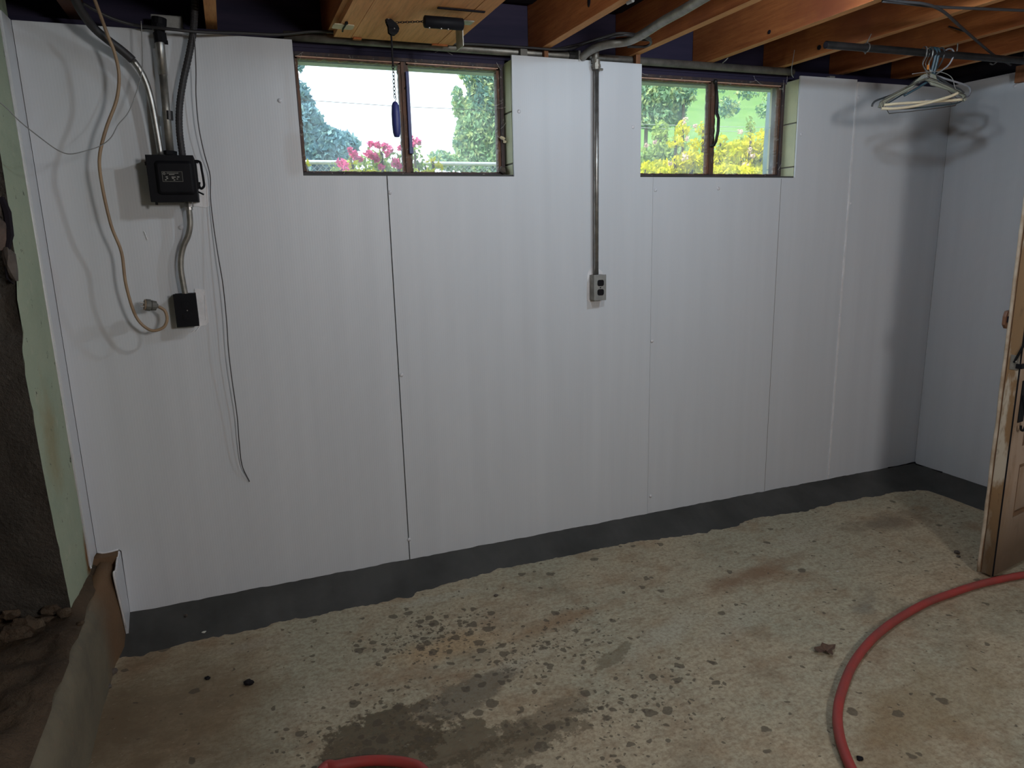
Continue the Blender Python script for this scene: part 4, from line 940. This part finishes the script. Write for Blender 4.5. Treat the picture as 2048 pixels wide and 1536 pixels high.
b = MB(); c = at(1899, 54, x=2.93); b.tube([tuple(at(1898, 53, x=2.93)), tuple(at(1927, 62, x=2.915))], .0035, 6); o = b.build('nail', 'cable'); tag(o, 'long bent nail in the joist side above the hangers', 'nail')
for px_, py_ in ((1639, 95),):
    c = at(px_, py_, x=2.514); b = MB(); b.tube([(2.5145, c.y, c.z), (2.510, c.y, c.z)], .010, 12); b.build('drilled_hole', 'dark', ceiling)
c = at(1539, 64, x=2.104); b = MB(); b.tube([(2.1045, c.y, c.z), (2.102, c.y, c.z)], .008, 10); b.build('knot', 'dark', ceiling)
c = at(1178, 3, x=1.27); b = MB(); b.ball((1.2695, c.y, c.z), .012, 6, (.15, 1, 1.6)); b.build('knot', 'dark', ceiling)
c = at(1262, 4, z=2.189); b = MB(); b.tube([tuple(at(1255, 6, z=2.187)), tuple(at(1266, 1, z=2.185))], .006, 6); b.build('wire_staple', 'wire_l', ceiling)
for (x, y) in ((1588, 122), (1576, 108)): pass
b = MB(); b.tube(spline([at(1589, 100, y=-.1), at(1586, 120, y=-.1), at(1583, 138, y=-.09), at(1584, 150, y=-.08), at(1587, 155, y=-.08)], 4), .0014, 5); o = b.build('loose_string', 'wire_l'); tag(o, 'short pale string dangling from a joist by the right window corner', 'string')
b = MB(); b.tube(spline([at(1456, 116, z=2.187), at(1450, 122, z=2.175), at(1445, 126, z=2.17)], 4), .002, 5); o = b.build('loose_string', 'wire_l'); tag(o, 'tiny white string stub under a joist above the right window', 'string')
c = at(2042, 150, x=3.625); b = MB(); b.box((3.60, c.y-.05, c.z-.035), (3.633, c.y+.012, c.z+.04)); o = b.build('wood_cleat', 'cleat', bevel=.001); tag(o, 'reddish brown wood block at the top of the right wall', 'block')

# ------------------------------------------------------------------ the old door standing open at the right
dr = empty('door_1'); tag(dr, 'old cream panelled door, stained and peeling, standing edge-on at the right', kind='structure')
o0 = Vector((2.811, -1.048, .012)); ang = math.atan2(.17, .985)
DM = Matrix.Translation(o0) @ Matrix.Rotation(ang, 4, 'Z')   # local x = width, y = thickness (away), z up
TH, DW, DH = .046, .80, 2.03
def dbox(name, a, c, mat, bevel=.0015): b = MB(); b.box(a, c, DM); return b.build(name, mat, dr, bevel=bevel)
b = MB(); b.box((0, 0, 0), (.105, TH, DH), DM); 
st_ = b.build('stile', ['door_face', 'door_edge'], dr, bevel=.002)
for p in st_.data.polygons:
    if (Matrix.Rotation(-ang, 3, 'Z') @ p.normal).x < -.7: p.material_index = 1
dbox('edge_gap', (-.0012, -.0012, 0), (.002, .0035, DH), 'black_m', 0)
dbox('stile', (DW-.105, 0, 0), (DW, TH, DH), 'door_face')
zr = [(0, .235), (.465, .545), (.775, .86), (1.09, 1.17), (1.40, 1.48), (1.70, 1.78), (1.93, DH)]
for a, c in zr: dbox('rail', (.105, 0.0005, a), (DW-.105, TH-.0005, c), 'door_face')
for (a, c), (e_, f_) in zip(zr, zr[1:]):
    dbox('door_panel', (.106, .014, c+.001), (DW-.106, TH-.014, e_-.001), 'door_face', 0)
    b = MB(); w = .016
    for q0, q1 in (((.105, .003, c), (.105+w, .014, e_)), ((DW-.105-w, .003, c), (DW-.105, .014, e_)), ((.105+w, .003, c), (DW-.105-w, .014, c+w)), ((.105+w, .003, e_-w), (DW-.105-w, .014, e_))): b.box(q0, q1, DM)
    b.build('moulding', 'door_brown', dr, bevel=.002)
b = MB(); P = [(-.003, TH+.009+.003*noise.noise(Vector((z*7, 0, 0))), z) for z in [i*.05 for i in range(41)]]
b.tube([DM @ Vector(p) for p in P], [.0065+.002*noise.noise(Vector((i*.8, 3, 0))) for i in range(41)], 8); b.build('weatherstrip', 'door_trim', dr, smooth=True)
b = MB(); b.box((.0, TH+.002, 0), (.004, TH+.005, DH), DM); b.box((.004, TH, 0), (.4, TH+.012, DH), DM); b.build('back_board', 'door_brown', dr)
# latch, bolt and hook on the edge / front
c = at(2019, 727, y=-1.035); zl = c.z-.012
b = MB(); b.box((-.003, .006, zl-.03), (.0, .036, zl+.028), DM); lp = b.build('latch_plate', 'galv_dull', dr, bevel=.001)
b = MB(); b.ball(tuple(DM @ Vector((-.006, .018, zl+.006))), .0055, 6); b.build('latch_screw', 'chip', lp, label='bright round screw head')
b = MB(); b.tube([DM @ Vector((-.008, .02, zl)), DM @ Vector((-.006, -.004, zl+.07)), DM @ Vector((.006, -.01, zl+.16))], .0045, 6); b.box((-.010, -.01, zl-.022), (.02, .012, zl-.004), DM); b.build('latch_bar', 'black', lp)
zk = at(2040, 860, y=-1.045).z
b = MB(); P = [(.045, -.004, zk+.13), (.040, -.022, zk+.06), (.040, -.028, zk+.02), (.034, -.026, zk-.005), (.024, -.022, zk-.003), (.021, -.020, zk+.014)]
b.tube(spline([DM @ Vector(p) for p in P], 4), .0045, 8); b.box((.034, -.004, zk+.02), (.075, 0, zk+.19), DM); b.build('coat_hook', 'black', dr)
c = at(2003, 640, y=-.99); zz_ = c.z
b = MB(); out = [(-.026, zz_-.020), (-.026, zz_+.012), (-.017, zz_+.032), (.03, zz_+.036), (.03, zz_-.040), (-.010, zz_-.036)]
b.prism([DM @ Vector((x, TH+.014, z-.012)) for x, z in out], (DM.to_3x3() @ Vector((0, .012, 0)))); lb = b.build('lock_case', 'brown', dr, bevel=.002)
b = MB(); b.box((-.016, TH+.011, zz_-.024), (.0, TH+.016, zz_), DM); b.build('keyhole', 'dark', lb)

# ------------------------------------------------------------------ hose and litter on the floor
HR = .0145
P = [at(2130, 1140, z=HR), at(2048, 1150, z=HR), at(1995, 1160, z=HR), at(1950, 1171, z=HR), at(1905, 1186, z=HR), at(1850, 1207, z=HR), at(1785, 1245, z=HR), at(1740, 1283, z=HR), at(1705, 1330, z=HR), at(1683, 1385, z=HR), at(1675, 1430, z=HR), at(1680, 1475, z=HR), at(1695, 1520, z=HR), at(1722, 1580, z=HR)]
P += [Vector((1.22, -1.95, HR)), Vector((.9, -2.15, HR)), Vector((.55, -2.0, HR)), Vector((.42, -1.6, HR)), Vector((.38, -1.32, HR)), at(850, 1545, z=HR), at(815, 1526, z=HR), at(745, 1521, z=HR), at(675, 1531, z=HR), at(640, 1546, z=HR), Vector((-.05, -1.3, HR)), Vector((-.2, -1.8, HR)), Vector((-.25, -2.6, HR))]
b = MB(); b.tube(spline(P, 8), .0145, 14); o = b.build('hose', 'hose', smooth=True); tag(o, 'red rubber hose curving across the concrete floor past the door', 'hose')
# dry leaf, curled
c = at(1653, 1303, z=.004); b = MB(); k = 0
out = [(-.052, .010), (-.030, .026), (-.010, .018), (.012, .030), (.022, .012), (.050, .004), (.028, -.010), (.010, -.014), (-.004, -.030), (-.020, -.022), (-.016, -.010), (-.040, -.004)]
for r in (0, .5, 1):
    for x, y in out: b.v.append((c.x+x*r*.9, c.y+y*r*1.1, .003+.012*r*abs(math.sin(x*90))+.004*r))
n = 12
for i in range(2):
    for j in range(n): b.face([i*n+j, i*n+(j+1) % n, (i+1)*n+(j+1) % n, (i+1)*n+j])
o = b.build('dry_leaf', 'leaf'); tag(o, 'crumpled brown dry leaf on the concrete inside the hose bend', 'leaf')
for i, (px, py, w, h, mat, lab, cat, nm) in enumerate((
    (1914, 1105, .014, .008, 'stone', 'larger dark pebble on the floor left of the door foot', 'pebble', 'pebble'),
    (1917, 1113, .009, .005, 'stone', 'smaller dark pebble just in front of its twin by the door', 'pebble', 'pebble'),
    (497, 1366, .016, .012, 'black_m', 'black clump of debris on the floor at the lower left', 'debris', 'debris_clump'),
    (415, 1356, .009, .006, 'black_m', 'small black crumb on the floor left of the black clump', 'debris', 'debris_clump'),
    (408, 1264, .008, .003, 'chip', 'white paint chip lying on the dark mortar strip', 'chip', 'paint_chip'),
    (372, 1231, .006, .007, 'stone', 'small pale lump stuck on the dark mortar at left', 'pebble', 'pebble'),
    (1675, 1143, .006, .003, 'chip', 'tiny white chip on the floor middle right', 'chip', 'paint_chip'),
    (1720, 1517, .010, .006, 'black_m', 'dark fleck on the floor inside the hose curve at the bottom', 'debris', 'debris_clump'),
    (992, 1191, .009, .006, 'stone', 'small grey pebble on the floor near the mortar strip', 'pebble', 'pebble'),
    (222, 1345, .020, .012, 'stone', 'dark crumbly grit against the curb foot', 'debris', 'debris_clump'),
    (212, 1375, .016, .010, 'stone', 'second crumb of grit further along the curb foot', 'debris', 'debris_clump'))):
    zb = .0 if py > 1300 or px > 500 else .02
    if px == 372: zb = .045
    c = at(px, py, z=zb+h*.5); o = lump(nm, (c.x, c.y, zb+h*.6), (w, w*.8, h), mat, None, i+20, .5, 2); tag(o, lab, cat)

# ------------------------------------------------------------------ outside
GZ = 1.60
b = MB(); grid(b, -20, 60, .27, 60, 30, 30, lambda x, y: GZ+.0*x); b.box((-2.2, .21, -.1), (4.2, .30, 1.675)); b.build('ground_outside', 'lawn', kind='structure')
def leaves(mb, blobs, n, size, rnd, shell=.55):
    tot = sum(r[0]*r[1]*r[2] for _, r in blobs)
    for c, r in blobs:
        m_ = max(4, int(n*(r[0]*r[1]*r[2])/tot))
        for _ in range(m_):
            while True:
                v = Vector((rnd.uniform(-1, 1), rnd.uniform(-1, 1), rnd.uniform(-1, 1)))
                if shell < v.length < 1: break
            p = Vector((c[0]+v.x*r[0], c[1]+v.y*r[1], c[2]+v.z*r[2]))
            d = Vector((rnd.gauss(0, 1), rnd.gauss(0, 1), rnd.gauss(0, .6))).normalized(); u = d.orthogonal().normalized(); w = d.cross(u)
            a = rnd.uniform(0, 6.28); e = (u*math.cos(a)+w*math.sin(a)); g = d.cross(e); s = size*rnd.uniform(.6, 1.3)
            k = len(mb.v); mb.v += [tuple(p-e*s), tuple(p+g*s*.42), tuple(p+e*s), tuple(p-g*s*.42)]; mb.face([k, k+1, k+2, k+3])
def fast(mb, name, mat, parent, **props):
    me = bpy.data.meshes.new(name); me.from_pydata(mb.v, [], mb.f); me.materials.append(MT[mat])
    o = bpy.data.objects.new(name, me); COL.objects.link(o); o.parent = parent
    for k, v in props.items(): o[k] = v
    return o
def plant(name, label, cat, Y, blobs_px, mat, n, size, extra=None, group=None, trunk=True, depth=.6, seed=1, shell=.5):
    """blobs_px: (px, py, radius_x px, radius_z px) seen at distance plane Y"""
    rnd = random.Random(seed); e = empty(name); tag(e, label, cat, group); bl = []
    for px, py, rx, rz in blobs_px:
        c = at(px, py, y=Y+rnd.uniform(-.3, .3)*depth); dist = (c-CAM).dot(fw); k = dist/F
        bl.append((c, (rx*k*1.15, max(rx, rz)*k*depth, rz*k)))
    mb = MB(); leaves(mb, bl, n, size, rnd, shell); fast(mb, 'foliage', mat, e, kind='stuff')
    for c, r in (bl[:6] if trunk is not None else []):
        b = MB(); b.tube([(c[0], c[1], GZ-.02), (c[0]+r[0]*.1, c[1], c[2]-r[2]*.2), (c[0], c[1], c[2]+r[2]*.3)], [min(.12, r[0]*.10+.008), min(.08, r[0]*.07+.005), .004], 6)
        b.build('branch' if trunk else 'stem', 'bark', e, smooth=True)
    if extra:
        for nm, m2, bl2, n2, s2 in extra:
            mb = MB(); B2 = []
            for px, py, rr in bl2:
                c = at(px, py, y=Y-.15-.1*rnd.random()); k = (c-CAM).dot(fw)/F; B2.append((c, (rr*k, rr*k, rr*k)))
            for c, r in B2:
                m3 = MB(); leaves(m3, [(c, r)], n2, s2, rnd, .2); fast(m3, nm, m2, e)
    return e
plant('tree', 'blue-washed tree filling the lower left of the left window', 'tree', 13, [(600, 330, 60, 50), (625, 300, 50, 50), (655, 300, 40, 45), (610, 250, 35, 40), (680, 290, 32, 28), (640, 330, 60, 30), (600, 210, 26, 26), (590, 180, 25, 20), (700, 288, 18, 14), (597, 120, 10, 20)], 'l_tree', 16000, .085, seed=2)
plant('tree', 'leafy pale green tree at the right side of the left window', 'tree', 14, [(980, 330, 55, 50), (950, 260, 30, 70), (990, 200, 50, 60), (960, 160, 30, 25), (925, 285, 16, 40), (1000, 270, 40, 60), (930, 150, 14, 8), (915, 205, 10, 30), (1010, 150, 40, 40), (900, 325, 40, 16), (880, 312, 20, 10)], 'l_tree2', 20000, .075, seed=3)
e = plant('rose_bush', 'pink rose bush outside the left window, left of its centre bar', 'bush', 1.7, [(680, 335, 22, 12), (700, 320, 14, 14), (745, 325, 45, 20), (760, 305, 25, 14), (795, 320, 20, 15), (770, 340, 60, 12)], 'l_mid', 420, .020, trunk=False, seed=4, shell=.2,
      extra=[('rose', 'l_pink', [(681, 326, 9), (690, 333, 10), (708, 309, 8), (712, 317, 6), (700, 300, 4), (738, 308, 8), (748, 312, 7), (755, 290, 6), (743, 288, 5), (770, 292, 7), (780, 298, 7), (775, 308, 5), (752, 318, 6), (790, 325, 10), (796, 330, 8), (762, 334, 6), (800, 296, 5), (720, 318, 5), (740, 288, 4)], 42, .016)])
plant('rose_bush', 'sparse pink rose sprays right of the left window centre bar', 'bush', 1.7, [(828, 300, 12, 18), (835, 325, 14, 16), (850, 335, 20, 8)], 'l_mid', 130, .018, trunk=False, seed=5, shell=.2,
      extra=[('rose', 'l_pink', [(822, 276, 5), (832, 282, 7), (838, 284, 5), (826, 290, 4)], 30, .014)])
plant('low_plant', 'yellow-green leaves at the sill of the left window by its centre bar', 'plant', 1.0, [(705, 330, 10, 10), (815, 335, 10, 9), (865, 325, 12, 8), (850, 345, 20, 6), (612, 332, 8, 10), (730, 345, 40, 5), (880, 332, 12, 6)], 'l_yel', 110, .022, trunk=False, seed=6, shell=.2)
plant('shrub', 'bright yellow-green shrub in the right half of the right window', 'shrub', 1.8, [(1480, 320, 60, 38), (1520, 300, 35, 35), (1450, 325, 35, 30), (1500, 282, 18, 18), (1525, 270, 12, 14), (1440, 290, 20, 22), (1540, 320, 20, 40), (1400, 335, 50, 18), (1465, 345, 90, 14)], 'l_yel', 3600, .024, trunk=False, seed=7, shell=.3, extra=[('blossom', 'l_wht', [(1500, 302, 7), (1490, 330, 6), (1480, 264, 6), (1505, 312, 5)], 24, .012)])
plant('shrub', 'yellow-green shrub sprays in the left half of the right window', 'shrub', 1.8, [(1365, 262, 14, 20), (1405, 258, 14, 14), (1350, 285, 18, 12), (1320, 335, 40, 14), (1380, 320, 35, 18), (1290, 342, 20, 10), (1395, 290, 18, 14), (1350, 340, 40, 10)], 'l_yel', 1300, .022, trunk=False, seed=8, shell=.3, extra=[('blossom', 'l_wht', [(1370, 242, 7), (1390, 253, 5), (1375, 278, 5), (1370, 315, 8), (1340, 326, 5), (1310, 284, 4), (1293, 291, 4)], 24, .012)])
plant('shrub', 'mid green loose shrub behind the yellow sprays, right window', 'shrub', 3.2, [(1320, 270, 14, 30), (1315, 320, 40, 35), (1350, 305, 35, 30), (1500, 255, 10, 20), (1420, 330, 60, 25), (1290, 330, 20, 20), (1490, 270, 16, 14)], 'l_mid', 2200, .028, trunk=False, seed=9, shell=.2)
plant('tree', 'lighter leafy tree on the hillside, left part of the right window', 'tree', 10, [(1290, 200, 40, 40), (1330, 190, 45, 35), (1310, 235, 45, 25), (1365, 185, 30, 25), (1350, 225, 25, 25)], 'l_tree2', 3800, .07, seed=10, shell=.3)
plant('tree', 'scattered pale leaf twigs across the hillside, right window upper right', 'tree', 9, [(1455, 215, 26, 20), (1495, 185, 26, 14), (1540, 190, 16, 20), (1440, 175, 16, 10), (1530, 220, 20, 16)], 'l_tree2', 900, .045, seed=11, shell=.1, trunk=None)
# wooded hillside closing off the right window
b = MB()
def hz(x, y): return GZ+max(0, (y-8))*.33*(1/(1+math.exp(-(x-8.2-(y-8)*.33)*1.6)))
def hx(x, y): return hz(x, y)+.25*noise.noise(Vector((x*.8, y*.8, 0)))*(y > 10)
grid(b, 4, 60, 8, 45, 80, 60, hx); o = fast(b, 'hillside', 'hillg', None, kind='structure')
for p in o.data.polygons: p.use_smooth = True
# chain-link fence beyond the roses
fe = empty('chain_link_fence'); tag(fe, 'chain-link fence with top rail beyond the roses, left window', 'fence')
FY = 8.0; zt = at(960, 328, y=FY).z
b = MB(); b.tube([(-3, FY, zt), (9, FY, zt)], .030, 8); b.build('top_rail', 'fence', fe, smooth=True)
for x in (-2.5, -.1, 2.3, 4.7, 7.1): b = MB(); b.tube([(x, FY, GZ), (x, FY, zt+.06)], .030, 8); b.build('post', 'fence', fe, smooth=True)
b = MB(); z0 = zt-.45; st = .085
for i in range(int(12/st)):
    x = -3+i*st
    for d in (1, -1):
        k = len(b.v); w = .0035; b.v += [(x-w, FY, zt), (x+w, FY, zt), (x+d*.45+w, FY+.004*d, z0), (x+d*.45-w, FY+.004*d, z0)]; b.face([k, k+1, k+2, k+3])
fast(b, 'wire_mesh', 'fence', fe, kind='stuff')
# white corner board / downspout close outside the right window
P0 = at(1553, 250, y=.55)
b = MB(); b.tube([(P0.x+.005, .62, GZ-.02), (P0.x-.002, .62, 1.85), (P0.x+.02, .62, 2.6)], [.022, .024, .024], 4); o = b.build('downspout', 'white_o'); tag(o, 'pale blue downspout just outside the right edge of the right window', 'downspout')
wf = empty('strung_wires'); tag(wf, 'two thin wires strung across behind the shrubs, right window', 'fence')
for x in (at(1180, 250, y=5.75).x, at(1640, 260, y=5.75).x): b = MB(); b.tube([(x, 5.75, GZ), (x, 5.75, GZ+1.6)], .03, 8); b.build('post', 'bark', wf, smooth=True)  # unseen posts, added to hold up the two wires
for a, c in (((1180, 245), (1640, 257)), ((1180, 251), (1640, 268))):
    b = MB(); p, q = at(*a, y=5.75), at(*c, y=5.75); b.tube([p, p.lerp(q, .5)-Vector((0, 0, .01)), q], .0035, 5); b.build('wire', 'fence', wf)
for (a, c, Y, lab) in (((575, 198), (1010, 222), 9.5, 'thin overhead wire crossing the sky in the left window'),):
    b = MB(); p, q = at(*a, y=Y), at(*c, y=Y); b.tube([p, p.lerp(q, .5)-Vector((0, 0, .02)), q], .0045, 5); o = b.build('overhead_wire', 'fence' if Y < 9 else 'cable'); tag(o, lab, 'wire')
